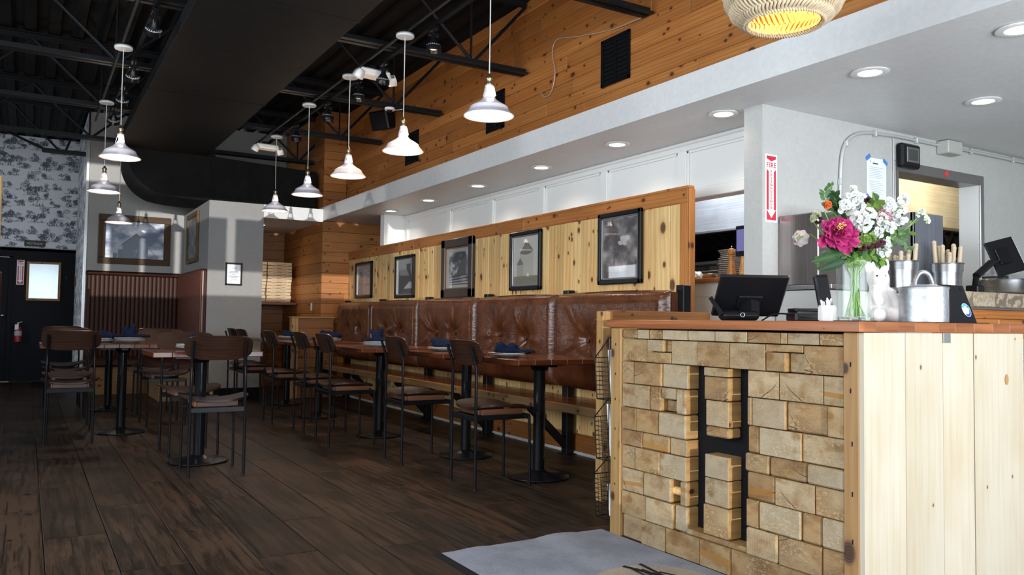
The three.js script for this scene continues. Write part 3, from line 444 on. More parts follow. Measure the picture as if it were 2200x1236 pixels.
// rattan pendant above the counter
{
  const t = thing('rattan_lamp', 'large woven rattan pendant lamp glowing inside', 'pendant lamp', [2.38, 2.125, -2.03]); t.scale.setScalar(0.92);
  const prof = [[0.152, 0], [0.19, 0.03], [0.222, 0.085], [0.235, 0.15], [0.228, 0.22], [0.195, 0.29], [0.14, 0.335], [0.05, 0.35]];
  const c = new THREE.CatmullRomCurve3(prof.map(([r, y]) => V(r, y, 0)));
  part(t, 'liner', lathe(c.getPoints(30).map((p) => [p.x - 0.008, p.y + 0.002]), 48), std({ color: rgb(0.62, 0.4, 0.18), roughness: 0.9, side: THREE.DoubleSide }));
  const q = rngOf(5), strands = [];
  for (let row = 0; row < 9; row++) { const g = []; const u0 = row / 9, n = 74; for (let i = 0; i < n; i++) { const a = (i + (row % 2) * 0.5) / n * 6.2832, sk = 0.05 * (row % 2 ? 1 : -1), pts = []; for (let k = 0; k <= 4; k++) { const f = k / 4, p = c.getPoint(Math.min(1, Math.max(0, u0 + f * 0.13))), aa = a + sk * (f - 0.5) * 2 + (q() - 0.5) * 0.02, bump = 0.009 * Math.sin(f * 3.14); pts.push([Math.cos(aa) * (p.x + bump), p.y, Math.sin(aa) * (p.x + bump)]); } g.push(tube(pts, 0.0062 + q() * 0.0015, 5, 5)); } strands.push(merge(g)); }
  const wv = part(t, 'weave', merge(strands), std({ color: rgb(0.42, 0.33, 0.215), roughness: 0.85 })); wv.userData.kind = 'stuff';
  const inn = []; for (let row = 0; row < 8; row++) for (let i = 0; i < 56; i++) { const a = (i + (row % 2) * 0.5) / 56 * 6.2832, p = c.getPoint(row / 8), p2 = c.getPoint(Math.min(1, (row + 1) / 8)); const b = a + 0.09 * (row % 2 ? 1 : -1); inn.push(tube([[Math.cos(a) * (p.x - 0.011), p.y, Math.sin(a) * (p.x - 0.011)], [Math.cos((a + b) / 2) * ((p.x + p2.x) / 2 - 0.02), (p.y + p2.y) / 2, Math.sin((a + b) / 2) * ((p.x + p2.x) / 2 - 0.02)], [Math.cos(b) * (p2.x - 0.011), p2.y, Math.sin(b) * (p2.x - 0.011)]], 0.006, 5, 4)); }
  part(t, 'inner_weave', merge(inn), std({ color: rgb(0.6, 0.44, 0.24), roughness: 0.85 })).userData.kind = 'stuff';
  const rim = []; for (let i = 0; i < 90; i++) { const a = i / 90 * 6.2832; rim.push(tube([[Math.cos(a) * 0.146, 0.012, Math.sin(a) * 0.146], [Math.cos(a + 0.05) * 0.152, -0.007, Math.sin(a + 0.05) * 0.152], [Math.cos(a + 0.09) * 0.163, 0.012, Math.sin(a + 0.09) * 0.163]], 0.006, 5, 4)); }
  part(t, 'rim', merge(rim), std({ color: rgb(0.45, 0.36, 0.24), roughness: 0.85 })).userData.kind = 'stuff';
  part(t, 'bulb', sph(0.035, 0, 0.24, 0), glow(1, 0.66, 0.28, 5)); part(t, 'socket', cyl(0.02, 0.018, 0.07, 14, 0, 0.31, 0), M.brass); part(t, 'cord', rod([0, 0.35, 0], [0, 1.6, 0], 0.004), M.black); part(t, 'canopy', cyl(0.06, 0.06, 0.03, 20, 0, 1.6, 0), M.black);
  const l = new THREE.PointLight(rgb(1, 0.6, 0.22), 1.0, 0, 2); l.position.set(2.38, 2.346, -2.03); scene.add(l);
}
// vents, speaker, camera dome, hanging wire on the upper cedar wall
function vent(z0, z1, label) {
  const t = thing('wall_vent', label, 'vent', [XU - 0.002, 0, (z0 + z1) / 2], 0, 'black wall vents'), w = Math.abs(z1 - z0), y0 = 2.73, y1 = 3.08;
  part(t, 'frame', merge([cb2(-0.015, 0, y0, y0 + 0.025, -w / 2, w / 2, 0.003), cb2(-0.015, 0, y1 - 0.025, y1, -w / 2, w / 2, 0.003), cb2(-0.015, 0, y0, y1, -w / 2, -w / 2 + 0.025, 0.003), cb2(-0.015, 0, y0, y1, w / 2 - 0.025, w / 2, 0.003)]), M.steelBlack); part(t, 'back', b2(-0.003, 0, y0 + 0.01, y1 - 0.01, -w / 2 + 0.01, w / 2 - 0.01), M.black);
  part(t, 'mullion', cb2(-0.012, 0, y0, y1, -0.012, 0.012, 0.002), M.steelBlack); for (let i = 0; i < 9; i++) part(t, 'louvre', bar([-0.01, y0 + 0.045 + i * 0.032, -w / 2 + 0.02], [-0.01, y0 + 0.045 + i * 0.032, w / 2 - 0.02], 0.012, 0.002), M.steelBlack);
}
vent(-4.74, -4.41, 'black wall vent in the cedar nearest the dropped kitchen wall'); vent(-6.48, -6.16, 'black wall vent behind the first enamel pendant'); vent(-8.34, -8.0, 'black wall vent at the far end of the cedar');
{
  const s = thing('speaker', 'black box speaker bracketed high on the cedar wall', 'speaker', [3.46, 3.32, -8.75], 0.5); part(s, 'cabinet', cb(0.16, 0.22, 0.26, 0.015), M.plasticBlack).rotation.z = 0.35; part(s, 'bracket', bar([0.02, 0.05, 0], [0.13, 0.08, -0.02], 0.03, 0.03), M.black);
  const c = thing('security_camera', 'small white dome camera under a joist by the speaker', 'camera', [3.0, 3.08, -7.4]); part(c, 'base', cyl(0.05, 0.05, 0.022, 24, 0, 0.0, 0), M.white); part(c, 'dome', new THREE.SphereGeometry(0.026, 18, 10, 0, 6.3, 1.57, 1.57).translate(0, -0.01, 0), M.plasticBlack); part(c, 'cable', tube([[0.05, 0, 0], [0.09, 0.005, 0], [0.13, 0.015, 0.01]], 0.004, 6), M.white);
  solo('hanging_wire', 'thin loose grey wire hanging on the upper cedar boards', 'wire', tube([[3.55, 3.1, -4.25], [3.575, 3.13, -4.6], [3.572, 3.2, -5.0], [3.575, 3.26, -5.35], [3.57, 3.18, -5.38], [3.572, 3.0, -5.34], [3.575, 2.86, -5.4], [3.575, 2.84, -5.48], [3.575, 2.9, -5.56]], 0.003, 5, 60), M.conduit);
}
// ================================================================ PARTITION, BANQUETTE, PICTURES
{
  const t = thing('plank_partition', 'tall freestanding partition of knotty pine planks behind the banquette', 'partition', [3.665, 0, 0]);
  const z0 = -3.96, z1 = ZC - 0.005;
  part(t, 'core', b2(0.0, 0.02, 0.02, 1.86, z1, z0 + 0.07), M.rawPine);
  let z = z0; while (z > z1 + 0.02) { let w = rr(0.1, 0.13); if (z - w < z1 + 0.06) w = z - z1; part(t, 'plank', wood(cb(0.02, 1.64, w - 0.0025, 0.0045), 1, 'pine'), pick(M.pine), -0.01 + rr(-0.0015, 0.0015), 0.975, z - w / 2); z -= w; }
  let c = z0 + 0.08; for (const e of [-5.9, -8.2, z1]) { part(t, 'cap_board', wood(cb(0.034, 0.095, c - e - 0.002, 0.003), 2, 'cedar'), M.capWood, -0.012, 1.835, (c + e) / 2); c = e; }
  part(t, 'cap_top', wood(cb2(-0.03, 0.025, 1.882, 1.9, z1, z0 + 0.085, 0.003), 2, 'cedar'), M.capWood);
  part(t, 'end_trim', wood(cb(0.034, 1.79, 0.075, 0.003), 1, 'cedar'), std({ map: T.cedar, color: rgb(0.85, 0.8, 0.72), roughness: 0.5 }), -0.012, 0.895, z0 + 0.04);
  part(t, 'end_edge', wood(cb(0.05, 1.88, 0.016, 0.003), 1, 'cedar'), M.capWood, -0.003, 0.94, z0 + 0.088);
  part(t, 'baseboard', wood(cb(0.02, 0.15, z0 - z1, 0.003), 2, 'cedar'), std({ map: T.cedar, color: rgb(0.42, 0.37, 0.3), roughness: 0.45 }), -0.016, 0.075, (z0 + z1) / 2);
  part(t, 'floor_strip', cb(0.016, 0.022, z0 - z1, 0.003), M.wallGrey, -0.034, 0.011, (z0 + z1) / 2);
}
{
  const posts = [-3.86, -5.13, -6.39, -7.65, -8.93, -10.14];
  const b = thing('banquette_bench', 'long slatted bench on black steel posts along the plank partition', 'bench', [0, 0, 0]);
  for (const z of posts) {
    const p = part(b, 'post', cb2(3.55, 3.615, 0.004, 1.25, z - 0.036, z + 0.036, 0.004), M.steelBlack); part(p, 'foot_plate', cb2(3.535, 3.62, 0.0, 0.008, z - 0.07, z + 0.07, 0.002), M.steelBlack);
    part(b, 'brace', bar([3.57, 0.06, z], [3.24, 0.37, z], 0.05, 0.05), M.steelBlack); part(b, 'seat_bearer', cb2(3.22, 3.56, 0.36, 0.4, z - 0.03, z + 0.03, 0.003), M.steelBlack);
  }
  for (let i = 0; i < 3; i++) { const cuts = [-3.95, -6.2 + i * 0.4, -8.6 + i * 0.3, -10.18]; for (let k = 0; k < 3; k++) part(b, 'seat_board', wood(cb(0.125, 0.03, cuts[k] - cuts[k + 1] - 0.003, 0.003), 2, 'cherry'), M.tableTop, 3.265 + i * 0.128, 0.432, (cuts[k] + cuts[k + 1]) / 2); }
  let c = -3.95; for (const e of [-5.0, -6.1, -7.9, -10.18]) { part(b, 'front_edge', wood(cb(0.022, 0.058, c - e - 0.003, 0.003), 2, 'pine'), std({ map: T.pine, color: rgb(...pick([[0.2, 0.165, 0.12], [0.27, 0.225, 0.165], [0.17, 0.14, 0.11]])), roughness: 0.6 }), 3.19, 0.415, (c + e) / 2); c = e; }
  // leather back cushions, pulled in by buttons
  const cushion = (w, seed) => {
    const nu = 110, nv = 56, H = 0.69, q = rngOf(seed), pos = [], uv = [], idx = [];
    const bt = [[-0.165, 0.01], [0.165, 0.01]].map(([f, y]) => [f * w * 2 / 2 * 1.02, y + (q() - 0.5) * 0.02]);
    const rays = bt.map(() => Array.from({ length: 11 }, () => [q() * 6.283, lerp(0.12, 0.3, q()), lerp(0.4, 1, q()), lerp(6, 11, q())]));
    const depth = (a, b) => {
      const ex = sat((w / 2 - Math.abs(a)) / 0.075), ey = sat((H / 2 - Math.abs(b)) / 0.085), dome = (f) => Math.sqrt(1 - (1 - f) * (1 - f));
      let d = 0.055 + 0.07 * dome(ex) * dome(ey) + 0.018 * Math.cos(a / w * 3.14) * Math.cos(b / H * 3.14);
      bt.forEach(([x, y], k) => {
        const dx = a - x, dy = b - y, r = Math.hypot(dx, dy), an = Math.atan2(dy, dx); d -= 0.048 * Math.exp(-r * r / 0.005);
        for (const [ra, len, amp, sharp] of rays[k]) { let da = an - ra; da -= Math.round(da / 6.283) * 6.283; d += 0.014 * amp * (Math.exp(-Math.pow(da * sharp, 2)) - 0.25) * sat(r / 0.03) * Math.exp(-Math.pow(r / len, 2)); }
      });
      return d + 0.004 * (fbm(a + 0.5, b + 0.5, 7, 7, 2, seed) - 0.5);
    };
    for (let j = 0; j <= nv; j++) for (let i = 0; i <= nu; i++) {
      const e = (t) => Math.sin((t - 0.5) * Math.PI) * 0.18 + (t - 0.5) * 0.82 * (1 - 0) + 0 * t, f = (t) => { const s = e(t); return s / (0.18 + 0.41); };
      const a = f(i / nu) * w / 2 * 0.998, b = f(j / nv) * H / 2 * (1 - 0.0) + 0.012 * Math.cos(a / w * 3.14) * (j / nv - 0.5) * 2;
      pos.push(-depth(Math.max(-w / 2, Math.min(w / 2, a)), Math.max(-H / 2, Math.min(H / 2, b))), b, a); uv.push(a / 0.9 + 0.5, b / 0.9 + 0.5);
    }
    const at = (i, j) => j * (nu + 1) + i; for (let j = 0; j < nv; j++) for (let i = 0; i < nu; i++) idx.push(at(i, j), at(i + 1, j), at(i + 1, j + 1), at(i, j), at(i + 1, j + 1), at(i, j + 1));
    const g = new THREE.BufferGeometry(); g.setAttribute('position', new THREE.Float32BufferAttribute(pos, 3)); g.setAttribute('uv', new THREE.Float32BufferAttribute(uv, 2)); g.setIndex(idx); g.computeVertexNormals();
    const side = uvm(bx(0.056, H - 0.02, w - 0.012, -0.028, 0, 0), 2, 0.9, 0.9); g.userData = { bt, depth };
    return { geo: merge([g, side]), bt, depth };
  };
  for (let i = 0; i < 5; i++) {
    const z0 = posts[i], z1 = posts[i + 1], w = z0 - z1 - 0.012;
    const name = ['first from the log counter', 'second from the log counter', 'third from the log counter', 'fourth from the log counter', 'farthest, by the wooden end panel'][i];
    const t = thing('back_cushion', `brown leather buttoned back cushion, ${name}`, 'cushion', [3.548, 0.87, (z0 + z1) / 2], 0, 'leather back cushions');
    const c = cushion(w, 500 + i); const body = part(t, 'cover', c.geo, M.leather);
    for (const [a, bb] of c.bt) part(t, 'button', new THREE.SphereGeometry(0.017, 16, 10).scale(0.5, 1, 1), M.leather, -c.depth(a, bb) - 0.003, bb, a);
    part(t, 'piping', tube([[-0.07, 0.34, -w / 2 + 0.01], [-0.07, 0, -w / 2 + 0.004], [-0.07, -0.34, -w / 2 + 0.01]], 0.006, 6), M.leather);
  }
  // panelled ends of the banquette
  const e = thing('bench_end_panel', 'low wooden half wall closing the near banquette end behind the counter', 'half wall', [0, 0, -3.66]);
  part(e, 'end_post', wood(cb2(2.79, 2.85, 0, 1.068, -0.06, 0.0, 0.003), 1, 'pine'), M.rawPine); part(e, 'top_rail', wood(cb2(2.85, 3.615, 1.02, 1.075, -0.06, 0.005, 0.004), 0, 'cedar'), std({ map: T.cedar, color: rgb(0.5, 0.44, 0.36), roughness: 0.5 })); for (let i = 0; i < 8; i++) part(e, 'board', wood(cb2(2.85, 3.6, i * 0.127 + 0.002, i * 0.127 + 0.125, -0.05, -0.015, 0.003), 0, 'cedar'), std({ map: T.cedar, color: rgb(0.45, 0.4, 0.34), roughness: 0.55 }));
  const f = thing('bench_end_panel', 'low wooden half wall closing the far banquette end by the alcove', 'half wall', [0, 0, -10.19]);
  part(f, 'end_post', wood(cb2(2.87, 2.96, 0, 1.02, -0.1, 0.0, 0.004), 1, 'pine'), M.rawPine); for (let i = 0; i < 8; i++) part(f, 'board', wood(cb2(2.96, 3.42, i * 0.127 + 0.002, i * 0.127 + 0.125, -0.06, -0.015, 0.003), 0, 'cedar'), std({ map: T.cedar, color: rgb(0.42, 0.37, 0.33), roughness: 0.55 })); part(f, 'top_rail', cb2(2.86, 3.43, 1.018, 1.036, -0.11, 0.01, 0.003), M.rawPine);
}
// framed photographs on the partition (print: sky, barns, silos)
function clouds(c, w, h, seed, a, b) { const im = c.createImageData(w, h); for (let y = 0; y < h; y++) for (let x = 0; x < w; x++) { const t = sat((fbm(x / w, y / h, 4, 5, 5, seed) - 0.35) * 2.4), k = 4 * (y * w + x), g = mix3(a, b, t); im.data[k] = g[0] * 255; im.data[k + 1] = g[1] * 255; im.data[k + 2] = g[2] * 255; im.data[k + 3] = 255; } c.putImageData(im, 0, 0); }
const pics = [
  (c, w, h) => { clouds(c, w, h, 601, [0.52, 0.52, 0.53], [0.66, 0.66, 0.67]); c.fillStyle = '#5c5d60'; c.beginPath(); c.moveTo(0, h); c.lineTo(0, h * 0.5); c.lineTo(w * 0.18, h * 0.38); c.lineTo(w * 0.2, h * 0.2); c.lineTo(w * 0.34, h * 0.22); c.lineTo(w * 0.36, h * 0.33); c.lineTo(w * 0.42, h * 0.35); c.lineTo(w * 0.42, h); c.fill(); c.fillStyle = '#8b8c8e'; c.fillRect(w * 0.44, h * 0.7, w, h); c.strokeStyle = '#3f4043'; c.lineWidth = 3; c.beginPath(); c.moveTo(w * 0.44, h * 0.32); c.quadraticCurveTo(w * 0.7, h * 0.2, w, h * 0.16); c.moveTo(w * 0.42, h * 0.7); c.lineTo(w, h * 0.67); c.stroke(); },
  (c, w, h) => { c.fillStyle = '#8e9092'; c.fillRect(0, 0, w, h); c.fillStyle = '#3c4248'; c.beginPath(); c.moveTo(w * 0.08, h); c.lineTo(w * 0.1, h * 0.48); c.lineTo(w * 0.12, h * 0.3); c.lineTo(w * 0.2, h * 0.46); c.lineTo(w * 0.75, h * 0.47); c.lineTo(w * 0.75, h); c.fill(); c.fillStyle = '#77797b'; c.beginPath(); c.moveTo(w * 0.13, h * 0.29); c.lineTo(w * 0.6, h * 0.29); c.lineTo(w * 0.76, h * 0.46); c.lineTo(w * 0.2, h * 0.46); c.fill(); c.fillStyle = '#3b4046'; c.beginPath(); c.moveTo(w * 0.58, h * 0.13); c.lineTo(w * 0.83, h * 0.13); c.lineTo(w * 0.82, h * 0.3); c.lineTo(w * 0.92, h * 0.5); c.lineTo(w * 0.92, h * 0.66); c.lineTo(w * 0.76, h * 0.66); c.lineTo(w * 0.75, h * 0.46); c.lineTo(w * 0.58, h * 0.28); c.fill(); c.fillStyle = '#a9a9a6'; c.beginPath(); c.moveTo(w * 0.38, h * 0.86); c.lineTo(w * 0.8, h * 0.64); c.lineTo(w, h * 0.72); c.lineTo(w, h * 0.84); c.fill(); c.fillStyle = '#4b4d4f'; c.fillRect(w * 0.36, h * 0.85, w, h); },
  (c, w, h) => { c.fillStyle = '#97978f'; c.fillRect(0, 0, w, h); const d = document.createElement('canvas'); d.width = 200; d.height = 330; const k = d.getContext('2d'); clouds(k, 200, 330, 613, [0.2, 0.21, 0.23], [0.86, 0.86, 0.87]); k.fillStyle = '#4a4b4d'; k.beginPath(); k.moveTo(70, 240); k.lineTo(130, 80); k.lineTo(165, 60); k.lineTo(200, 100); k.lineTo(200, 240); k.fill(); for (let i = 0; i < 7; i++) { k.fillStyle = i % 2 ? '#8a8b8c' : '#2c2e32'; k.beginPath(); k.moveTo(0, 250 + i * 12); k.lineTo(200, 225 + i * 16); k.lineTo(200, 235 + i * 16); k.lineTo(0, 262 + i * 12); k.fill(); } c.drawImage(d, w * 0.1, h * 0.12, w * 0.8, h * 0.78); },
  (c, w, h) => { c.fillStyle = '#b7b4ac'; c.fillRect(0, 0, w, h); c.fillStyle = '#aaa69c'; c.fillRect(w * 0.26, h * 0.34, w * 0.54, h * 0.5); c.fillStyle = '#9d998f'; c.fillRect(w * 0.14, h * 0.54, w * 0.26, h * 0.3); c.fillStyle = '#6a6964'; c.beginPath(); c.moveTo(w * 0.52, h * 0.07); c.lineTo(w * 0.8, h * 0.3); c.quadraticCurveTo(w * 0.6, h * 0.42, w * 0.25, h * 0.34); c.fill(); c.beginPath(); c.moveTo(w * 0.27, h * 0.43); c.lineTo(w * 0.4, h * 0.57); c.quadraticCurveTo(w * 0.26, h * 0.6, w * 0.13, h * 0.57); c.fill(); c.fillStyle = '#77756a'; c.fillRect(0, h * 0.82, w, h); c.fillStyle = '#5d5b52'; for (let i = 0; i < 9; i++) c.fillRect(w * (0.2 + i * 0.075), h * (0.88 + 0.02 * (i % 3)), w * 0.05, h * 0.012); c.fillStyle = '#d2d0c8'; c.fillRect(w * 0.54, h * 0.76, w * 0.08, h * 0.07); c.strokeStyle = '#8b877d'; for (let i = 0; i < 5; i++) { c.beginPath(); c.moveTo(w * (0.3 + i * 0.11), h * 0.36); c.lineTo(w * (0.3 + i * 0.11), h * 0.82); c.stroke(); } },
  (c, w, h) => { clouds(c, w, h, 631, [0.3, 0.28, 0.28], [0.62, 0.59, 0.58]); c.fillStyle = 'rgba(190,186,184,.85)'; for (const [x, y, r] of [[0.6, 0.36, 0.11], [0.7, 0.34, 0.08], [0.5, 0.42, 0.07], [0.62, 0.44, 0.06]]) { c.beginPath(); c.ellipse(w * x, h * y, w * r, h * r * 0.5, 0.2, 0, 7); c.fill(); } c.strokeStyle = '#3a3736'; c.lineWidth = 3; c.beginPath(); c.moveTo(w * 0.32, h * 0.9); c.lineTo(w * 0.32, h * 0.58); c.stroke(); c.beginPath(); c.arc(w * 0.32, h * 0.54, w * 0.04, 0, 7); c.stroke(); c.fillStyle = '#4c4846'; c.fillRect(0, h * 0.9, w, h * 0.1); },
];
[[-9.978, -9.411, 1.277, 1.732, 'leaning barn under a bare branch, farthest on the pine'], [-8.674, -8.143, 1.253, 1.735, 'barn and curved chimney'], [-7.439, -6.767, 1.235, 1.82, 'barn under big clouds in wide brown frame'], [-6.093, -5.595, 1.273, 1.778, 'two silos with pointed roofs'], [-4.812, -4.319, 1.282, 1.805, 'windmill under storm clouds, nearest the counter']].forEach(([za, zb, ya, yb, d], i) => {
  const brown = i === 2, t = thing('framed_photograph', `framed black and white photograph of ${d}`, 'picture', [3.638, (ya + yb) / 2, (za + zb) / 2], 0, 'pictures on the pine partition');
  const w = zb - za, h = yb - ya, f = brown ? 0.085 : 0.034, dp = brown ? 0.035 : 0.028, fm = brown ? std({ color: rgb(0.045, 0.03, 0.024), roughness: 0.35 }) : M.frameBlack;
  part(t, 'frame', merge([cb2(-dp, 0, h / 2 - f, h / 2, -w / 2, w / 2, 0.006), cb2(-dp, 0, -h / 2, -h / 2 + f, -w / 2, w / 2, 0.006), cb2(-dp, 0, -h / 2, h / 2, -w / 2, -w / 2 + f, 0.006), cb2(-dp, 0, -h / 2, h / 2, w / 2 - f, w / 2, 0.006)]), fm);
  const iw = w - 2 * f, ih = h - 2 * f, m = brown ? 0.0 : 0.014;
  const fil = brown ? std({ color: rgb(0.16, 0.09, 0.05), roughness: 0.4 }) : M.steelDull;
  part(t, 'fillet', merge([cb2(-0.018, -0.004, ih / 2 - 0.012, ih / 2, -iw / 2, iw / 2, 0.002), cb2(-0.018, -0.004, -ih / 2, -ih / 2 + 0.012, -iw / 2, iw / 2, 0.002), cb2(-0.018, -0.004, -ih / 2, ih / 2, -iw / 2, -iw / 2 + 0.012, 0.002), cb2(-0.018, -0.004, -ih / 2, ih / 2, iw / 2 - 0.012, iw / 2, 0.002)]), fil);
  part(t, 'mount', b2(-0.005, -0.001, -ih / 2, ih / 2, -iw / 2, iw / 2), std({ color: rgb(0.5, 0.51, 0.51), roughness: 0.7 }));
  const tex = canvasTex(256, Math.round(256 * ih / iw), pics[i]), g = new THREE.PlaneGeometry(iw - 2 * m, ih - 2 * m).rotateY(-Math.PI / 2);
  part(t, 'print', g, phy({ map: tex, roughness: 0.6, clearcoat: 1, clearcoatRoughness: 0.02 }), -0.006, 0, 0);
});
// ================================================================ TABLES AND CHAIRS
function table(x, z, w, d, label, group) {
  const t = thing('dining_table', label, 'table', [x, 0, z], 0, group);
  const n = Math.max(3, Math.round(w / 0.12)), top = []; for (let i = 0; i < n; i++) part(t, 'top_board', wood(cb(w / n, 0.036, d, 0.004), 2, 'cherry'), M.tableTop, -w / 2 + (i + 0.5) * w / n, 0.757, 0);
  part(t, 'spider', merge([bx(0.34, 0.02, 0.05, 0, 0.728, 0), bx(0.05, 0.02, 0.34, 0, 0.728, 0), cyl(0.05, 0.07, 0.04, 20, 0, 0.71, 0)]), M.steelBlack);
  part(t, 'pole', cyl(0.038, 0.038, 0.69, 28, 0, 0.38, 0), M.tubeBlack);
  part(t, 'base', lathe([[0.001, 0], [0.196, 0], [0.2, 0.008], [0.196, 0.014], [0.11, 0.026], [0.06, 0.036], [0.045, 0.05], [0.001, 0.052]], 48), M.steelBlack);
  return t;
}
table(2.875, -4.44, 0.7, 0.62, 'square wooden table on round black base, first from the log counter', 'banquette tables');
table(2.84, -5.39, 0.7, 0.62, 'square wooden table on round black base, second from the log counter', 'banquette tables');
table(2.66, -6.66, 0.72, 1.02, 'wooden table on round black base, third from the log counter', 'banquette tables');
table(2.62, -8.25, 0.72, 1.0, 'wooden table on round black base, fourth from the log counter', 'banquette tables');
table(2.66, -9.6, 0.72, 0.85, 'wooden table on round black base at the far banquette end', 'banquette tables');
table(1.06, -6.0, 0.7, 0.62, 'small wooden table with one chair drawn up, before the duct end', 'left tables');
table(0.73, -7.8, 1.26, 0.66, 'wide wooden table carrying the tall plate stack and napkins', 'left tables');
table(0.78, -9.75, 1.26, 0.66, 'wide wooden table in front of the corner booth', 'left tables');
const superE = (w, h, n, e) => { const s = new THREE.Shape(); for (let i = 0; i < n; i++) { const a = i / n * 6.28318, c = Math.cos(a), q = Math.sin(a), x = Math.sign(c) * Math.pow(Math.abs(c), e) * w / 2, y = Math.sign(q) * Math.pow(Math.abs(q), e) * h / 2; i ? s.lineTo(x, y) : s.moveTo(x, y); } s.closePath(); return s; };
function plySheet(w, h, e, th, bend) {   // sheet in the xy plane, bent by bend(x, y)
  const rings = 6, n = 56, pos = [], idx = [], o = superE(w, h, n, e).getPoints().slice(0, n);
  for (const s of [0, 1]) { for (let r = 0; r <= rings; r++) for (let i = 0; i < n; i++) { const k = r / rings, x = o[i].x * k, y = o[i].y * k; pos.push(x, y, bend(x, y) + (s ? th : 0)); } }
  const N = (rings + 1) * n, at = (s, r, i) => s * N + r * n + (i % n);
  for (let r = 0; r < rings; r++) for (let i = 0; i < n; i++) { idx.push(at(1, r, i), at(1, r + 1, i), at(1, r + 1, i + 1), at(1, r, i), at(1, r + 1, i + 1), at(1, r, i + 1)); idx.push(at(0, r, i), at(0, r + 1, i + 1), at(0, r + 1, i), at(0, r, i), at(0, r, i + 1), at(0, r + 1, i + 1)); }
  let m = pos.length / 3; for (let i = 0; i < n; i++) for (const s of [0, 1]) { const b = at(s, rings, i) * 3; pos.push(pos[b], pos[b + 1], pos[b + 2]); }
  for (let i = 0; i < n; i++) { const a = m + 2 * i, b = m + 2 * ((i + 1) % n); idx.push(a, b, b + 1, a, b + 1, a + 1); }
  const g = new THREE.BufferGeometry(); g.setAttribute('position', new THREE.Float32BufferAttribute(pos, 3)); g.setIndex(idx); g.computeVertexNormals();
  const uv = []; for (let i = 0; i < pos.length; i += 3) uv.push(pos[i] / 0.6, pos[i + 1] / 0.3); g.setAttribute('uv', new THREE.Float32BufferAttribute(uv, 2)); return g;
}
function chairProto() {
  const t = new THREE.Group();
  const seat = plySheet(0.42, 0.39, 0.62, 0.012, (x, y) => 0.026 * Math.pow(x / 0.2, 2) - 0.012 * Math.pow(sat((y + 0.02) / 0.19), 3)); seat.rotateX(-Math.PI / 2); seat.rotateY(-Math.PI / 2);
  part(t, 'seat', seat, M.ply, 0.0, 0.468, 0);
  const back = plySheet(0.415, 0.16, 0.55, 0.011, (x, y) => 0.03 * Math.pow(x / 0.2, 2)); back.rotateY(Math.PI / 2); back.rotateZ(0.3);
  part(t, 'backrest', back, M.ply, -0.212, 0.81, 0);
  for (const s of [-1, 1]) {
    part(t, 'rear_leg', tube([[-0.19, 0, s * 0.166], [-0.19, 0.3, s * 0.166], [-0.19, 0.6, s * 0.164], [-0.19, 0.715, s * 0.162], [-0.196, 0.745, s * 0.161], [-0.232, 0.855, s * 0.16]], 0.0095, 10, 40), M.tubeBlack);
    part(t, 'front_leg', tube([[0.185, 0, s * 0.168], [0.183, 0.2, s * 0.166], [0.18, 0.425, s * 0.163]], 0.0085, 10, 10), M.tubeBlack);
    part(t, 'side_bar', cb2(-0.19, 0.185, 0.405, 0.437, s * 0.12 - 0.008, s * 0.12 + 0.008, 0.002), M.steelBlack);
    part(t, 'seat_rail', wood(cb2(-0.13, 0.15, 0.437, 0.472, s * 0.12 - 0.014, s * 0.12 + 0.014, 0.003), 0, 'cherry'), std({ map: T.cherry, color: rgb(0.42, 0.4, 0.4), roughness: 0.5 }));
    part(t, 'foot', cyl(0.011, 0.0105, 0.012, 10, -0.19, 0.006, s * 0.166), M.rubber);
  }
  part(t, 'rear_bar', cb2(-0.197, -0.183, 0.405, 0.437, -0.165, 0.165, 0.002), M.steelBlack); part(t, 'front_bar', cb2(0.172, 0.187, 0.405, 0.437, -0.163, 0.163, 0.002), M.steelBlack);
  part(t, 'rear_seat_rail', wood(cb2(-0.15, -0.122, 0.437, 0.47, -0.12, 0.12, 0.003), 2, 'cherry'), M.plyEdge);
  return t;
}
const chair0 = chairProto(); const PI = Math.PI; let firstChair = true;
function chair(x, z, turn, label, group) { const c = firstChair ? chair0 : chair0.clone(); firstChair = false; c.name = numbered('dining_chair'); c.userData = {}; c.position.set(x, 0, z); c.rotation.y = turn; scene.add(c); tag(c, label, 'chair', group); }
const gB = 'chairs facing the banquette', gL = 'chairs at the left tables';
[[2.5, -4.41], [2.46, -5.41], [2.25, -6.37], [2.29, -7.16], [2.22, -7.96], [2.23, -9.2], [2.24, -9.72]].forEach(([x, z], i) => chair(x, z, rr(-0.03, 0.03), `dark plywood chair facing the leather banquette, ${['first', 'second', 'third', 'fourth', 'fifth', 'sixth', 'seventh'][i]} from the log counter`, gB));
chair(1.066, -5.57, PI / 2 - 0.03, 'dark plywood chair standing alone with its back out at the small table', gL);
chair(1.06, -6.42, -PI / 2 + 0.04, 'dark plywood chair pushed in at the far side of the small table', gL);
chair(0.322, -7.41, PI / 2 - 0.06, 'dark plywood chair with its back out at the wide plate-stack table', gL);
chair(0.34, -8.25, -PI / 2, 'dark plywood chair behind the plate-stack table, near the black door', gL);
chair(1.13, -8.28, -PI / 2 + 0.05, 'dark plywood chair behind the plate-stack table, towards the grey block', gL);
chair(0.36, -9.2, PI / 2, 'dark plywood chair before the booth table, near the black door', gL);
chair(1.16, -9.25, PI / 2, 'dark plywood chair before the booth table, towards the grey block', gL);
chair(0.36, -10.25, -PI / 2, 'dark plywood chair between booth table and corner booth', gL);
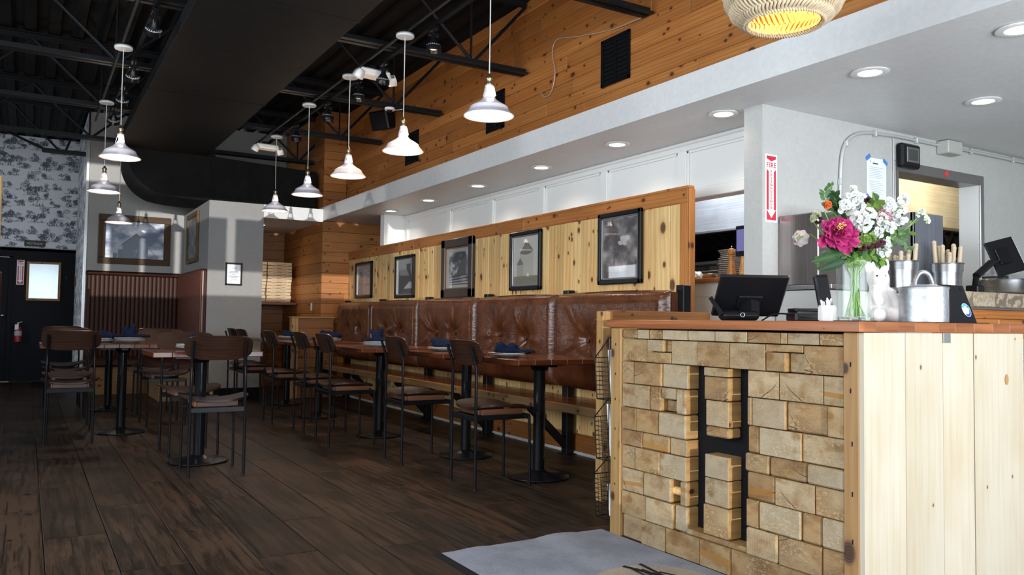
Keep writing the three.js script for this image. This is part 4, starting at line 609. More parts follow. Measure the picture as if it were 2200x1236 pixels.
// plates and napkins
const plateGeo = lathe([[0.001, 0.004], [0.05, 0.004], [0.055, 0], [0.06, 0.002], [0.095, 0.014], [0.122, 0.018], [0.123, 0.021], [0.118, 0.021], [0.09, 0.018], [0.06, 0.007], [0.001, 0.007]], 40);
function sdf(f, lo, hi, res) {   // mesh of a distance field
  const mc = new MarchingCubes(res, new THREE.MeshBasicMaterial(), false, false, 200000); mc.isolation = 0; const n = mc.size, c = [0, 1, 2].map((k) => (lo[k] + hi[k]) / 2), h = Math.max(hi[0] - lo[0], hi[1] - lo[1], hi[2] - lo[2]) / 2;
  for (let k = 0; k < n; k++) for (let j = 0; j < n; j++) for (let i = 0; i < n; i++) { const p = [i, j, k].map((q, a) => c[a] + ((q - n / 2) / (n / 2)) * h); mc.field[i + j * n + k * n * n] = -f(...p); }
  mc.update(); const g = new THREE.BufferGeometry(), m = mc.count; g.setAttribute('position', new THREE.BufferAttribute(mc.positionArray.slice(0, m * 3).map((v, i) => v * h + c[i % 3]), 3)); g.setAttribute('normal', new THREE.BufferAttribute(mc.normalArray.slice(0, m * 3), 3)); g.computeVertexNormals(); const nn = g.attributes.normal, src = mc.normalArray; for (let i = 0; i < m; i++) { const l = Math.hypot(src[3 * i], src[3 * i + 1], src[3 * i + 2]) || 1; nn.setXYZ(i, src[3 * i] / l, src[3 * i + 1] / l, src[3 * i + 2] / l); } return g;
}
const smin = (a, b, k) => { const h = Math.max(k - Math.abs(a - b), 0) / k; return Math.min(a, b) - h * h * k / 4; };
const ell = (x, y, z, cx, cy, cz, a, b, c) => { const q = Math.hypot((x - cx) / a, (y - cy) / b, (z - cz) / c); return (q - 1) * Math.min(a, b, c); };
const cap = (x, y, z, a, b, ra, rb) => { const ab = [b[0] - a[0], b[1] - a[1], b[2] - a[2]], ap = [x - a[0], y - a[1], z - a[2]], t = sat((ap[0] * ab[0] + ap[1] * ab[1] + ap[2] * ab[2]) / (ab[0] ** 2 + ab[1] ** 2 + ab[2] ** 2)); return Math.hypot(ap[0] - t * ab[0], ap[1] - t * ab[1], ap[2] - t * ab[2]) - lerp(ra, rb, t); };
const nap = [
  sdf((x, y, z) => { let d = smin(ell(x, y, z, 0, 0.035, -0.045, 0.032, 0.036, 0.034), ell(x, y, z, 0.005, 0.033, 0.03, 0.032, 0.034, 0.036), 0.02); d = smin(d, ell(x, y, z, 0.02, 0.012, 0.1, 0.035, 0.014, 0.075), 0.02); d = smin(d, ell(x, y, z, 0, 0.01, 0, 0.06, 0.012, 0.07), 0.015); return d + 0.004 * Math.sin(x * 160 + y * 210) * Math.sin(z * 150 + y * 90); }, [-0.1, -0.02, -0.12], [0.1, 0.1, 0.19], 44),
  sdf((x, y, z) => { let d = smin(cap(x, y, z, [0, 0.02, 0], [-0.02, 0.085, -0.05], 0.03, 0.02), cap(x, y, z, [0, 0.02, 0.01], [0, 0.1, 0.03], 0.032, 0.022), 0.015); d = smin(d, ell(x, y, z, 0, 0.014, -0.06, 0.06, 0.014, 0.1), 0.02); d = smin(d, ell(x, y, z, 0.01, 0.016, 0.09, 0.045, 0.013, 0.09), 0.02); return d + 0.004 * Math.sin(x * 140 + y * 170) * Math.sin(z * 160 - y * 120); }, [-0.12, -0.02, -0.17], [0.12, 0.13, 0.19], 44),
  sdf((x, y, z) => { let d = smin(cap(x, y, z, [0, 0.03, -0.03], [0, 0.05, -0.09], 0.03, 0.024), cap(x, y, z, [0, 0.03, 0], [0.01, 0.02, 0.12], 0.032, 0.022), 0.03); d = smin(d, ell(x, y, z, 0, 0.015, 0.02, 0.06, 0.018, 0.11), 0.02); return d + 0.004 * Math.sin(x * 170 + y * 150) * Math.sin(z * 140 + y * 120); }, [-0.1, -0.02, -0.14], [0.1, 0.1, 0.16], 44)];
function setting(x, z, n, k, turn, where, yTop = 0.776) {
  for (let i = 0; i < n; i++) { const p = solo('plate', n > 1 ? `white plate ${i === n - 1 ? 'on top of' : i === 0 ? 'at the bottom of' : 'within'} the stack ${where}` : `white plate ${where}`, 'plate', plateGeo, M.plate, [x + rr(-0.004, 0.004), yTop + i * 0.0095, z + rr(-0.004, 0.004)], 'white plates on the tables'); }
  const m = solo('napkin', `knotted navy cloth napkin on the plates ${where}`, 'napkin', nap[k], M.navy, [x, yTop + (n - 1) * 0.0095 + 0.017, z], 'navy napkins'); m.rotation.y = turn;
}
setting(2.64, -4.46, 2, 0, 0.75, 'on the table first from the log counter'); setting(2.7, -5.5, 2, 2, 0.5, 'on the table second from the log counter');
setting(2.55, -6.45, 4, 1, 0.5, 'on the table third from the log counter'); setting(2.62, -7.95, 4, 2, 0.5, 'on the table fourth from the log counter'); setting(2.6, -9.35, 2, 2, 0.3, 'on the table at the far banquette end');
setting(0.78, -7.78, 4, 1, 0.9, 'on the wide table before the duct end'); setting(0.6, -7.95, 3, 2, 0.4, 'on the wide table beside the tall stack'); setting(1.03, -6.1, 3, 0, 0.2, 'on the small table behind the lone chair');
// ================================================================ LOG COUNTER
{
  const X0 = 2.43, t = thing('log_counter', 'host counter faced with sawn timber ends and pale planks', 'counter', [0, 0, 0]);
  const Y = [0, 0.11, 0.22, 0.327, 0.432, 0.505, 0.61, 0.72, 0.825, 0.93, 0.975];
  const rows = [
    [9, [-3.035, -2.93, -2.845, -2.754, -2.592, -2.431, -2.257, -2.096, -2.064, -1.921, -1.82]],
    [8, [-3.035, -2.856, -2.696, -2.532, -2.35, -2.166, -1.991, -1.82]],
    [7, [-3.035, -2.948, -2.762, -2.6]], [7, [-2.257, -2.103, -1.905, -1.82]],
    [6, [-3.035, -2.837, -2.761, -2.663, -2.6]], [6, [-2.257, -2.235, -2.073, -1.889, -1.82]],
    [5, [-3.035, -2.932, -2.777, -2.6]], [5, [-2.257, -2.198, -2.001, -1.82]],
    [4, [-3.035, -2.887, -2.706, -2.6]], [4, [-2.268, -2.146, -1.977, -1.82]],
    [3, [-3.035, -2.933, -2.766, -2.6]], [3, [-2.26, -2.122, -1.942, -1.82]],
    [2, [-3.035, -2.878, -2.692]], [2, [-2.645, -2.6]], [2, [-2.263, -2.2, -2.001, -1.916, -1.82]],
    [1, [-3.035, -2.859, -2.678, -2.6]], [1, [-2.262, -2.106, -1.914, -1.82]],
    [0, [-3.035, -2.89, -2.729, -2.52, -2.352, -2.1, -1.95, -1.82]],
  ];
  const sideMat = std({ map: T.pine, color: rgb(0.5, 0.42, 0.32), roughness: 0.6 });
  const block = (y0, y1, z0, z1, dp = 0.08, out = 0) => {
    const g = cb(dp, y1 - y0 - 0.0042, z1 - z0 - 0.0042, pick([0.0015, 0.002, 0.003, 0.006])), n = g.attributes.normal, p = g.attributes.position, uv = g.attributes.uv;
    const q = rngOf(Math.floor((y0 * 7919 + z0 * 104729) * 100)); for (let i = 0; i < p.count; i++) if (p.getX(i) < 0) { const a = q; p.setX(i, p.getX(i) + 0); }
    const ci = Math.floor(R() * 8), cj = Math.floor(R() * 4), flip = R() < 0.5 ? -1 : 1; const order = [[], []];
    for (let i = 0; i < p.count; i += 3) { const fr = n.getX(i) < -0.3; order[fr ? 0 : 1].push(i, i + 1, i + 2); for (let k = i; k < i + 3; k++) { if (fr) uv.setXY(k, (ci + 0.5 + flip * p.getZ(k) / 0.26) / 8, (cj + 0.5 + p.getY(k) / 0.17) / 4); else uv.setXY(k, p.getX(k) / 2 + ci * 0.13, p.getY(k) / 1.25 + p.getZ(k) / 1.25 + cj * 0.2); } }
    g.setIndex([...order[0], ...order[1]]); g.addGroup(0, order[0].length, 0); g.addGroup(order[0].length, order[1].length, 1);
    return part(t, 'timber_end', g, [pick(M.ends), sideMat], X0 + dp / 2 - out, (y0 + y1) / 2, (z0 + z1) / 2);
  };
  for (const [r, zz] of rows) for (let i = 0; i + 1 < zz.length; i++) { if (r === 8 && i === 1) { block(Y[8], Y[8] + 0.05, zz[1], zz[2]); block(Y[8] + 0.05, Y[9], zz[1], zz[2] - 0.05); block(Y[8] + 0.05, Y[9], zz[2] - 0.05, zz[2], 0.06, -0.022); continue; } if (r === 8 && i === 5) { block(Y[8] + 0.075, Y[9], zz[5], zz[6]); block(Y[8], Y[8] + 0.075, zz[5], zz[5] + 0.095); block(Y[8], Y[8] + 0.075, zz[5] + 0.095, zz[6], 0.06, -0.025); continue; } if (r === 6 && i === 1 && zz[0] < -3) { block(Y[6], Y[7], zz[1], zz[2]); continue; } if (r === 6 && i === 2 && zz[0] < -3) { block(Y[6] + 0.058, Y[7], zz[2], zz[3]); block(Y[6] + 0.004, Y[6] + 0.055, zz[2] + 0.012, zz[3], 0.05, -0.03); continue; } block(Y[r], Y[r + 1], zz[i], zz[i + 1], 0.08, R() < 0.2 ? rr(-0.012, 0.006) : rr(-0.003, 0.002)); }
  block(Y[1], Y[1] + 0.026, -2.6, -2.262, 0.08, -0.002);
  part(t, 'peg', new THREE.CylinderGeometry(0.018, 0.018, 0.06, 14).rotateX(PI / 2), M.pine[2], X0 + 0.03, 0.275, -2.668);
  for (const [a, b] of [[0.787, 0.825], [0.69, 0.787], [0.583, 0.69], [0.54, 0.583], [0.372, 0.468], [0.262, 0.372], [0.138, 0.262]]) block(a, b, -2.49 + rr(-0.008, 0.006), -2.355, 0.075, rr(-0.002, 0.003));
  part(t, 'recess_back', b2(X0 + 0.075, X0 + 0.09, 0.02, 0.96, -3.03, -1.83), M.black);
  part(t, 'carcass', b2(X0 + 0.09, 3.42, 0.02, 0.975, -3.08, -1.8), M.black);
  part(t, 'corner_post', wood(cb2(X0 - 0.003, X0 + 0.1, 0, 0.98, -1.82, -1.76, 0.003), 1, 'pine'), std({ map: T.pine, color: rgb(0.36, 0.29, 0.22), roughness: 0.6 }));
  part(t, 'far_post', wood(cb2(X0 - 0.008, X0 + 0.1, 0, 0.98, -3.11, -3.037, 0.003), 1, 'pine'), std({ map: T.pine, color: rgb(0.38, 0.32, 0.24), roughness: 0.6 }));
  part(t, 'far_end', wood(cb2(X0 + 0.09, 3.42, 0, 0.975, -3.1, -3.08, 0.002), 1, 'pine'), M.rawPine);
  // pale end planks
  let x = X0; for (const [xb, k] of [[2.66, 0], [2.885, 1], [3.088, 0], [3.44, 1]]) { part(t, 'end_plank', wood(cb2(x + 0.001, xb - (xb === 3.088 ? 0.006 : 0.0012), 0, 0.98, -1.762, -1.74, 0.0015), 1, 'pale'), M.pale[k]); x = xb; }
  const kn = part(t, 'knot', new THREE.CylinderGeometry(0.016, 0.016, 0.003, 20).rotateX(PI / 2), std({ color: rgb(0.32, 0.16, 0.06), roughness: 0.7 }), 3.31, 0.8, -1.7395); kn.scale.set(0.8, 1.3, 1);
  part(t, 'steel_clip', cb2(2.885, 2.93, 0.945, 0.982, -1.742, -1.736, 0.001), M.steelDull);
  for (const [y, dz] of [[0.87, 0.03], [0.78, 0.03], [0.6, 0.035], [0.43, 0.035], [0.27, 0.035], [0.09, 0.045]]) part(t, 'nail_hole', b2(X0 - 0.0045, X0 - 0.002, y - 0.008, y + 0.008, -1.82 + dz - 0.002, -1.82 + dz + 0.002), M.black);
  for (const y of [0.9, 0.76, 0.64, 0.5, 0.36, 0.24]) part(t, 'nail_hole', b2(X0 - 0.0095, X0 - 0.007, y - 0.006, y + 0.006, -3.075, -3.071), M.black);
  // butcher-block top of glued staves
  let xs = X0 - 0.03; const w = [0.09, 0.12, 0.1, 0.14, 0.11, 0.12, 0.13, 0.12, 0.13]; w.forEach((q, i) => { const xe = Math.min(xs + q, 3.47); part(t, 'top_stave', wood(cb2(xs, xe, 0.982, 1.018, -3.12, -1.735, 0.002), 2, 'cherry'), i % 3 ? M.cherry : std({ map: T.cherry, color: rgb(0.7, 0.66, 0.62), roughness: 0.32 })); xs = xe; });
}
// entrance mat with rippled far edge
{
  const t = thing('door_mat', 'grey entrance mat with tan oval emblem in front of the counter', 'mat', [0, 0, 0]);
  const nx = 60, nz = 90, x0 = 1.56, x1 = 2.42, z0 = -3.17, z1 = -0.9;
  const rip = (x, z) => 0.006 + 0.01 * Math.max(0, Math.sin((x - 1.55) * 13)) * Math.exp(-(z - z0) * 3.2) * sat((x - 1.62) * 6) + 0.003 * Math.sin(z * 9 + x * 2) * sat((x1 - x) * 6) * sat((x - x0) * 6);
  const grid = (xa, xb, za, zb, up) => { const g = new THREE.PlaneGeometry(xb - xa, zb - za, nx, nz).rotateX(-PI / 2).translate((xa + xb) / 2, 0, (za + zb) / 2), p = g.attributes.position; for (let i = 0; i < p.count; i++) p.setY(i, rip(p.getX(i), p.getZ(i)) + up); g.computeVertexNormals(); return g; };
  const g = grid(x0, x1, z0, z1, 0); const uv = g.attributes.uv, p = g.attributes.position; for (let i = 0; i < p.count; i++) uv.setXY(i, (p.getX(i) - x0) / 0.5, (p.getZ(i) - z0) / 0.5);
  part(t, 'pile', g, M.mat);
  part(t, 'backing', merge([grid(x0 - 0.035, x1 + 0.01, z0 - 0.012, z1, -0.004), b2(x0 - 0.034, x0 + 0.02, 0, 0.004, z0, z1)]), M.rubber);
  // emblem: tan oval with dark strokes
  const em = new THREE.CircleGeometry(1, 48).rotateX(-PI / 2), ep = em.attributes.position; for (let i = 0; i < ep.count; i++) { const x = 2.09 + ep.getX(i) * 0.26, z = -2.36 + ep.getZ(i) * 0.28; ep.setXYZ(i, x, rip(x, z) + 0.0025, z); }
  const tan = part(t, 'emblem', em, std({ map: T.mat, color: rgb(1.0, 0.78, 0.5), roughness: 0.95 }));
  const st = []; const q = rngOf(12); for (const [ax, az, bx_, bz, w] of [[2.12, -2.63, 2.2, -2.36, 0.014], [2.2, -2.62, 2.16, -2.3, 0.012], [2.13, -2.61, 2.1, -2.3, 0.006], [2.145, -2.58, 2.14, -2.25, 0.006], [2.16, -2.56, 2.18, -2.2, 0.006], [2.2, -2.5, 2.27, -2.3, 0.008], [2.17, -2.5, 2.05, -2.2, 0.006]]) { st.push(bar([ax, 0.0125, az], [bx_, 0.0125, bz], w, 0.003)); }
  part(tan, 'emblem_strokes', merge(st), M.rubber);
}
// wire menu racks on the far end of the counter
{
  const t = thing('wire_rack', 'three-tier black wire menu rack on the counter end', 'rack', [2.405, 0, -3.215]);
  const wr = (a, b, r = 0.0022) => rod(a, b, r, 6);
  [0.63, 0.34, 0.06].forEach((y, k) => {
    const h = 0.2, hb = 0.3, g = [], xa = 0.015, xb = 0.28, za = 0.0, zb = 0.095;
    for (const [p, q] of [[[xa, y, za], [xb, y, za]], [[xa, y + h, za - 0.02], [xb, y + h, za - 0.02]], [[xa, y, zb], [xb, y, zb]], [[xa, y + hb, zb], [xb, y + hb, zb]], [[xa, y, za], [xa, y, zb]], [[xa, y + h, za - 0.02], [xa, y + hb, zb]], [[xa, y, za], [xa, y + h, za - 0.02]], [[xa, y, zb], [xa, y + hb, zb]], [[xb, y, za], [xb, y + h, za - 0.02]], [[xb, y + h, za - 0.02], [xb, y + hb, zb]], [[xb, y, zb], [xb, y + hb, zb]]]) g.push(wr(p, q, 0.003));
    for (let i = 1; i < 9; i++) { g.push(wr([xa, y + i * h / 9, za - 0.02 * i / 9], [xb, y + i * h / 9, za - 0.02 * i / 9], 0.0014)); g.push(wr([xa, y + i * h / 9, za - 0.02 * i / 9], [xa, y + i * h / 9, zb], 0.0014)); }
    for (let i = 1; i < 7; i++) g.push(wr([xa + (xb - xa) * i / 7, y, za], [xa + (xb - xa) * i / 7, y + h, za - 0.02], 0.0014)); for (let i = 1; i < 4; i++) g.push(wr([xa, y, lerp(za, zb, i / 4)], [xa, y + lerp(h, hb, i / 4), lerp(za - 0.02, zb, i / 4)], 0.0014));
    part(t, 'basket', merge(g), M.steelBlack);
  });
  const paper = (y, h, tilt, n, lab) => { const m = solo('menu_stack', lab, 'menu', cb(0.22, h, n, 0.001), M.paper, [2.57, y + h / 2 + 0.004, -3.165], 'menus in the wire rack'); m.rotation.x = tilt; };
  paper(0.632, 0.235, -0.12, 0.012, 'white paper menus in the top tier of the wire rack'); paper(0.342, 0.26, -0.12, 0.02, 'white paper menus in the middle tier of the wire rack'); paper(0.062, 0.15, -0.12, 0.015, 'folded paper menus in the lowest tier of the wire rack');
}
// ================================================================ ON THE COUNTER
const CT = 1.0185, VIEW = -30.9 * PI / 180;
const leafMat = [[0.03, 0.085, 0.02], [0.06, 0.13, 0.04], [0.11, 0.17, 0.1], [0.15, 0.26, 0.04], [0.018, 0.05, 0.018]].map((c) => phy({ color: rgb(...c), roughness: 0.5, specularIntensity: 0.35, transmission: 0.2, thickness: 0, side: THREE.DoubleSide }));
const petalMat = (r, g, b) => phy({ color: rgb(r, g, b), roughness: 0.7, transmission: 0.15, thickness: 0, side: THREE.DoubleSide });
const stemMat = std({ color: rgb(0.16, 0.28, 0.06), roughness: 0.5 });
function blade(l, w, curl, cup, nu = 3, nv = 6, tip = 1, ruf = 0, ph = 0) {   // leaf or petal from the origin along +y, face +z
  const pos = [], idx = []; for (let j = 0; j <= nv; j++) for (let i = 0; i <= nu; i++) { const t = j / nv, s = (i / nu - 0.5) * 2, ww = w * Math.pow(Math.sin(Math.PI * Math.pow(t, 0.75) * (tip ? 0.98 : 0.72) + 0.02), 0.8) / 2, a = curl * t; pos.push(s * ww, l * (Math.abs(curl) < 1e-3 ? t : Math.sin(a) / curl), l * (Math.abs(curl) < 1e-3 ? 0 : (1 - Math.cos(a)) / curl) + cup * w * s * s * Math.sin(Math.PI * t) + ruf * t * t * Math.sin(s * 4.2 + ph)); }
  for (let j = 0; j < nv; j++) for (let i = 0; i < nu; i++) { const a = j * (nu + 1) + i; idx.push(a, a + 1, a + nu + 2, a, a + nu + 2, a + nu + 1); }
  const g = new THREE.BufferGeometry(); g.setAttribute('position', new THREE.Float32BufferAttribute(pos, 3)); g.setIndex(idx); g.computeVertexNormals(); return g;
}
const place = (g, x, y, z, rx, ry, rz) => g.applyMatrix4(new THREE.Matrix4().makeRotationFromEuler(new THREE.Euler(rx, ry, rz, 'YXZ'))).translate(x, y, z);
const L = (u, v) => [(u - 1836) / 572, (690 - v) / 572];
const VP = [2.705, CT + 0.004, -1.975];
{
  solo('coaster', 'black round mat under the flower vase', 'coaster', cyl(0.078, 0.078, 0.004, 40, 0, 0.002, 0), M.rubber, [VP[0], CT, VP[2]]);
  const v = thing('glass_vase', 'clear straight glass vase filled with green stems', 'vase', VP, VIEW);
  part(v, 'wall', lathe([[0.062, 0.002], [0.066, 0.004], [0.066, 0.228], [0.0635, 0.229], [0.0625, 0.226], [0.0625, 0.012]], 48), phy({ color: rgb(0.98, 1, 0.99), roughness: 0.02, transmission: 1, thickness: 0, ior: 1.5, specularIntensity: 0.35, side: THREE.DoubleSide }));
  part(v, 'base', cyl(0.064, 0.066, 0.012, 48, 0, 0.007, 0), phy({ color: rgb(0.8, 0.92, 0.88), roughness: 0.03, transmission: 0.9, thickness: 0.01, ior: 1.5 }));
}
const fl = (name, label) => thing(name, label, 'flower', VP, VIEW, 'flowers in the glass vase');
const qf = rngOf(91), fr = (a, b) => lerp(a, b, qf());
const stemTo = (t, x, y, z, r = 0.0025) => { const bx0 = fr(-0.04, 0.04), bz0 = fr(-0.03, 0.03); return part(t, 'stem', tube([[bx0, 0.016, bz0], [bx0 * 0.2 - x * 0.08, 0.12, bz0 * 0.2], [Math.max(-0.05, Math.min(0.05, x * 0.35)), 0.235, z * 0.3], [x, y, z]], r, 6, 18), stemMat); };
{ // peony
  const t = fl('peony', 'large magenta peony with yellow heart'), [x, y] = L(1780, 500), z = 0.07; stemTo(t, x + 0.01, y - 0.03, z - 0.03, 0.0035);
  const pm = petalMat(0.42, 0.012, 0.13), pm2 = petalMat(0.55, 0.03, 0.2);
  for (let k = 0; k < 5; k++) for (let i = 0; i < 12; i++) { const a = i / 12 * 6.283 + k * 0.27 + fr(-0.16, 0.16), down = Math.cos(a) < -0.2 ? 1.32 : 0.88, tilt = [1.4, 1.2, 0.95, 0.65, 0.35][k]; const g = blade([0.07, 0.068, 0.058, 0.044, 0.03][k] * down * fr(0.82, 1.15), [0.036, 0.036, 0.034, 0.03, 0.024][k] * fr(0.8, 1.2), 0.5 - k * 0.1 + fr(-0.3, 0.45), fr(-0.05, 0.3), 8, 9, 0, fr(0.003, 0.008), fr(0, 6)); g.rotateX(0.12 + (1.45 - tilt) * 0.9); g.rotateZ(a); part(t, 'petal', g, qf() < 0.5 ? pm : pm2, x, y, z + k * 0.004); }
  const st = []; for (let i = 0; i < 34; i++) { const a = fr(0, 6.28), r = fr(0.002, 0.018); st.push(rod([Math.cos(a) * r * 0.6, Math.sin(a) * r * 0.4, 0.01], [Math.cos(a) * r * 1.3, Math.sin(a) * r * 0.8 + 0.004, 0.03], 0.0016, 5)); }
  part(t, 'stamens', merge(st), std({ color: rgb(0.8, 0.58, 0.14), roughness: 0.8 }), x + 0.002, y + 0.012, z + 0.012);
}
{ // ranunculus hanging out to the side
  const t = fl('ranunculus', 'pale pink ranunculus leaning out of the vase'), [x, y] = L(1708, 511), z = 0.02; stemTo(t, x + 0.05, y + 0.014, z - 0.01, 0.003); part(t, 'stem_tip', rod([x + 0.05, y + 0.014, z - 0.01], [x + 0.005, y, z + 0.005], 0.003), stemMat);
  const pm = petalMat(0.58, 0.5, 0.5); for (let k = 0; k < 4; k++) for (let i = 0; i < 7; i++) { const a = i / 7 * 6.283 + k * 0.45; const g = blade(0.044 - k * 0.004, 0.042, -0.9, -0.2, 4, 5, 0); g.rotateX(-0.35 - k * 0.22); g.rotateZ(a); g.rotateY(-0.7); part(t, 'petal', g, pm, x - k * 0.004, y, z); }
  for (let i = 0; i < 4; i++) { const g = blade(0.012, 0.005, 0.3, 0); g.rotateZ(i * 1.57); part(t, 'sepal', g, leafMat[3], x + 0.004, y, z + 0.008); }
}
function cluster(name, label, spots, col, size, z0) {
  const t = fl(name, label), pm = petalMat(...col); const [sx, sy] = L(spots[0][0], spots[0][1]); stemTo(t, sx, sy - 0.02, z0 - 0.02, 0.003);
  for (const [u, v, n, spread] of spots) { const [x, y] = L(u, v), g = []; for (let k = 0; k < n; k++) { const a = fr(0, 6.28), b = fr(-1, 1), r = spread, cx = Math.cos(a) * r * Math.sqrt(1 - b * b), cy = b * r, cz = Math.sin(a) * r * 0.8 + 0.01; for (let p = 0; p < 7; p++) { const pe = blade(size * (p > 4 ? 0.6 : 1), size * 0.8, p > 4 ? 1.2 : 0.5, 0.15, 3, 4, 0, size * 0.12, p); pe.rotateX(p > 4 ? 1.0 : 0.45); pe.rotateZ(p * 1.2566 + k); pe.rotateY(Math.atan2(cx, cz + 0.02) * 0.7); pe.rotateX(-b * 0.6); g.push(pe.translate(cx, cy, cz)); } } part(t, 'blossom', merge(g), pm, x, y, z0); }
}
cluster('white_stock', 'white stock flower spike above the peony', [[1822, 418, 21, 0.024], [1838, 432, 18, 0.02], [1808, 445, 21, 0.022]], [0.74, 0.75, 0.72], 0.0135, 0.03);
cluster('white_stock', 'white stock flowers right beside the peony', [[1846, 468, 22, 0.024], [1826, 474, 18, 0.02], [1838, 486, 15, 0.018]], [0.74, 0.75, 0.72], 0.0135, 0.06);
cluster('white_stock', 'white stock flowers on the window side of the bouquet', [[1922, 447, 24, 0.024], [1905, 436, 18, 0.02], [1935, 425, 12, 0.014], [1928, 466, 15, 0.018]], [0.74, 0.75, 0.72], 0.0135, 0.02);
cluster('white_stock', 'small scattered white blossoms low in the bouquet', [[1882, 473, 14, 0.016], [1898, 490, 12, 0.014], [1872, 500, 12, 0.014], [1884, 540, 14, 0.018], [1890, 522, 9, 0.012]], [0.74, 0.75, 0.72], 0.011, 0.05);
cluster('pink_flower', 'soft pink flower behind the window side whites', [[1902, 457, 12, 0.012]], [0.75, 0.45, 0.5], 0.024, 0.0);
cluster('orange_flower', 'tiny orange flower at the upper edge of the bouquet', [[1768, 441, 18, 0.009]], [0.65, 0.12, 0.02], 0.009, 0.03);
cluster('burgundy_flower', 'dark burgundy plume across the vase mouth', [[1832, 535, 36, 0.011], [1848, 531, 36, 0.011], [1862, 528, 32, 0.01], [1874, 524, 22, 0.008]], [0.1, 0.018, 0.03], 0.006, 0.075);
cluster('burgundy_flower', 'dark burgundy sprig in the top of the bouquet', [[1852, 450, 32, 0.016], [1862, 428, 18, 0.01], [1752, 470, 27, 0.014]], [0.09, 0.02, 0.03], 0.008, 0.0);
cluster('umbel_flower', 'small white umbel on a long stalk reaching to the side', [[1983, 452, 9, 0.008], [1990, 462, 9, 0.008], [1978, 448, 6, 0.006], [1994, 470, 6, 0.006], [1972, 457, 6, 0.005]], [0.72, 0.8, 0.6], 0.007, 0.0);
cluster('umbel_flower', 'feathery green umbel over the vase mouth', [[1838, 520, 22, 0.014], [1850, 516, 18, 0.012], [1824, 523, 18, 0.01]], [0.2, 0.32, 0.06], 0.012, 0.07);
cluster('umbel_flower', 'pale green umbel left of the orange flower', [[1746, 463, 18, 0.012], [1738, 470, 14, 0.008]], [0.42, 0.45, 0.28], 0.008, 0.02);
function sprig(label, pts, leaves, size, mat, z0, wob = 0.5) {
  const t = fl('leaf_sprig', label), P = pts.map(([u, v]) => [...L(u, v), z0]); const c = new THREE.CatmullRomCurve3(P.map((p) => V(...p))); part(t, 'stem', tube([[fr(-0.03, 0.03), 0.018, fr(-0.03, 0.03)], [P[0][0] * 0.25, 0.2, z0 * 0.4], ...P], 0.0018, 5, 24), stemMat);
  for (let i = 0; i < leaves; i++) { const f = (i + 0.5) / leaves, p = c.getPoint(f), d = c.getTangent(f), g = blade(size * fr(0.7, 1.2), size * fr(0.45, 0.65), fr(-0.5, 0.6), fr(0, 0.15), 3, 5, 1); g.rotateX(fr(-0.7, 0.5)); g.rotateZ(-Math.atan2(d.x, d.y) + (i % 2 ? 1 : -1) * fr(0.5, 1.3)); g.rotateY(fr(-0.6, 0.6) * wob); part(t, 'leaf', g, mat[i % mat.length], p.x, p.y, p.z); }
}
const Lm = leafMat;
sprig('eucalyptus sprig rising highest out of the bouquet', [[1800, 470], [1775, 440], [1768, 412], [1785, 396]], 24, 0.024, [Lm[2], Lm[1]], 0.01);
sprig('bushy dark green sprig between peony and white stock', [[1830, 500], [1805, 460], [1795, 430], [1790, 415]], 58, 0.030, [Lm[0], Lm[4], Lm[1]], 0.0);
sprig('dark leafy sprig in the middle of the bouquet', [[1835, 540], [1855, 500], [1868, 470], [1872, 440]], 54, 0.036, [Lm[4], Lm[0], Lm[1]], 0.0);
sprig('lime green leafy sprig behind the middle whites', [[1850, 510], [1862, 465], [1872, 440], [1886, 425]], 18, 0.042, [Lm[3], Lm[3], Lm[1]], 0.01);
sprig('fresh green sprig spreading to the window side', [[1860, 540], [1890, 505], [1912, 470], [1925, 445]], 50, 0.034, [Lm[1], Lm[3], Lm[0]], 0.02);
sprig('eucalyptus sprig drooping on the window side', [[1870, 550], [1905, 525], [1930, 515], [1946, 535]], 22, 0.026, [Lm[2], Lm[1]], 0.03);
sprig('eucalyptus sprig drooping under the ranunculus', [[1825, 560], [1790, 545], [1762, 548], [1745, 570]], 22, 0.025, [Lm[2], Lm[1]], 0.05);
sprig('airy green sprig under the window side whites', [[1858, 548], [1888, 525], [1918, 505], [1945, 498]], 39, 0.027, [Lm[1], Lm[2], Lm[3]], 0.04, 1);
sprig('dark green sprig behind the low white blossoms', [[1850, 545], [1872, 520], [1900, 500], [1915, 480]], 39, 0.032, [Lm[0], Lm[1], Lm[4]], 0.01, 1);
sprig('long stalk carrying the side umbel', [[1860, 550], [1905, 520], [1945, 490], [1972, 464]], 9, 0.014, [Lm[1], Lm[3]], 0.0);
sprig('green foliage filling the vase mouth', [[1810, 575], [1830, 555], [1860, 550], [1885, 560]], 68, 0.034, [Lm[1], Lm[3], Lm[0]], 0.05, 1);
sprig('green foliage below the peony', [[1825, 560], [1805, 540], [1790, 525], [1800, 505]], 50, 0.038, [Lm[0], Lm[2], Lm[1]], 0.03, 1);
{ const t = fl('peony_leaf', 'long glossy green leaves reaching left over the counter'); for (const [u0, v0, u1, v1, w] of [[1800, 545, 1722, 566, 0.03], [1802, 562, 1740, 583, 0.034], [1790, 540, 1738, 508, 0.034], [1800, 530, 1752, 520, 0.03]]) { const [a, b] = L(u0, v0), [c, d] = L(u1, v1), l = Math.hypot(c - a, d - b); const g = blade(l, w, 0.4, 0.15, 4, 8, 1); g.rotateZ(-Math.atan2(c - a, d - b)); g.rotateX(0.1); part(t, 'leaf', g, Lm[u0 === 1800 ? 0 : 4], a, b, 0.06); } }
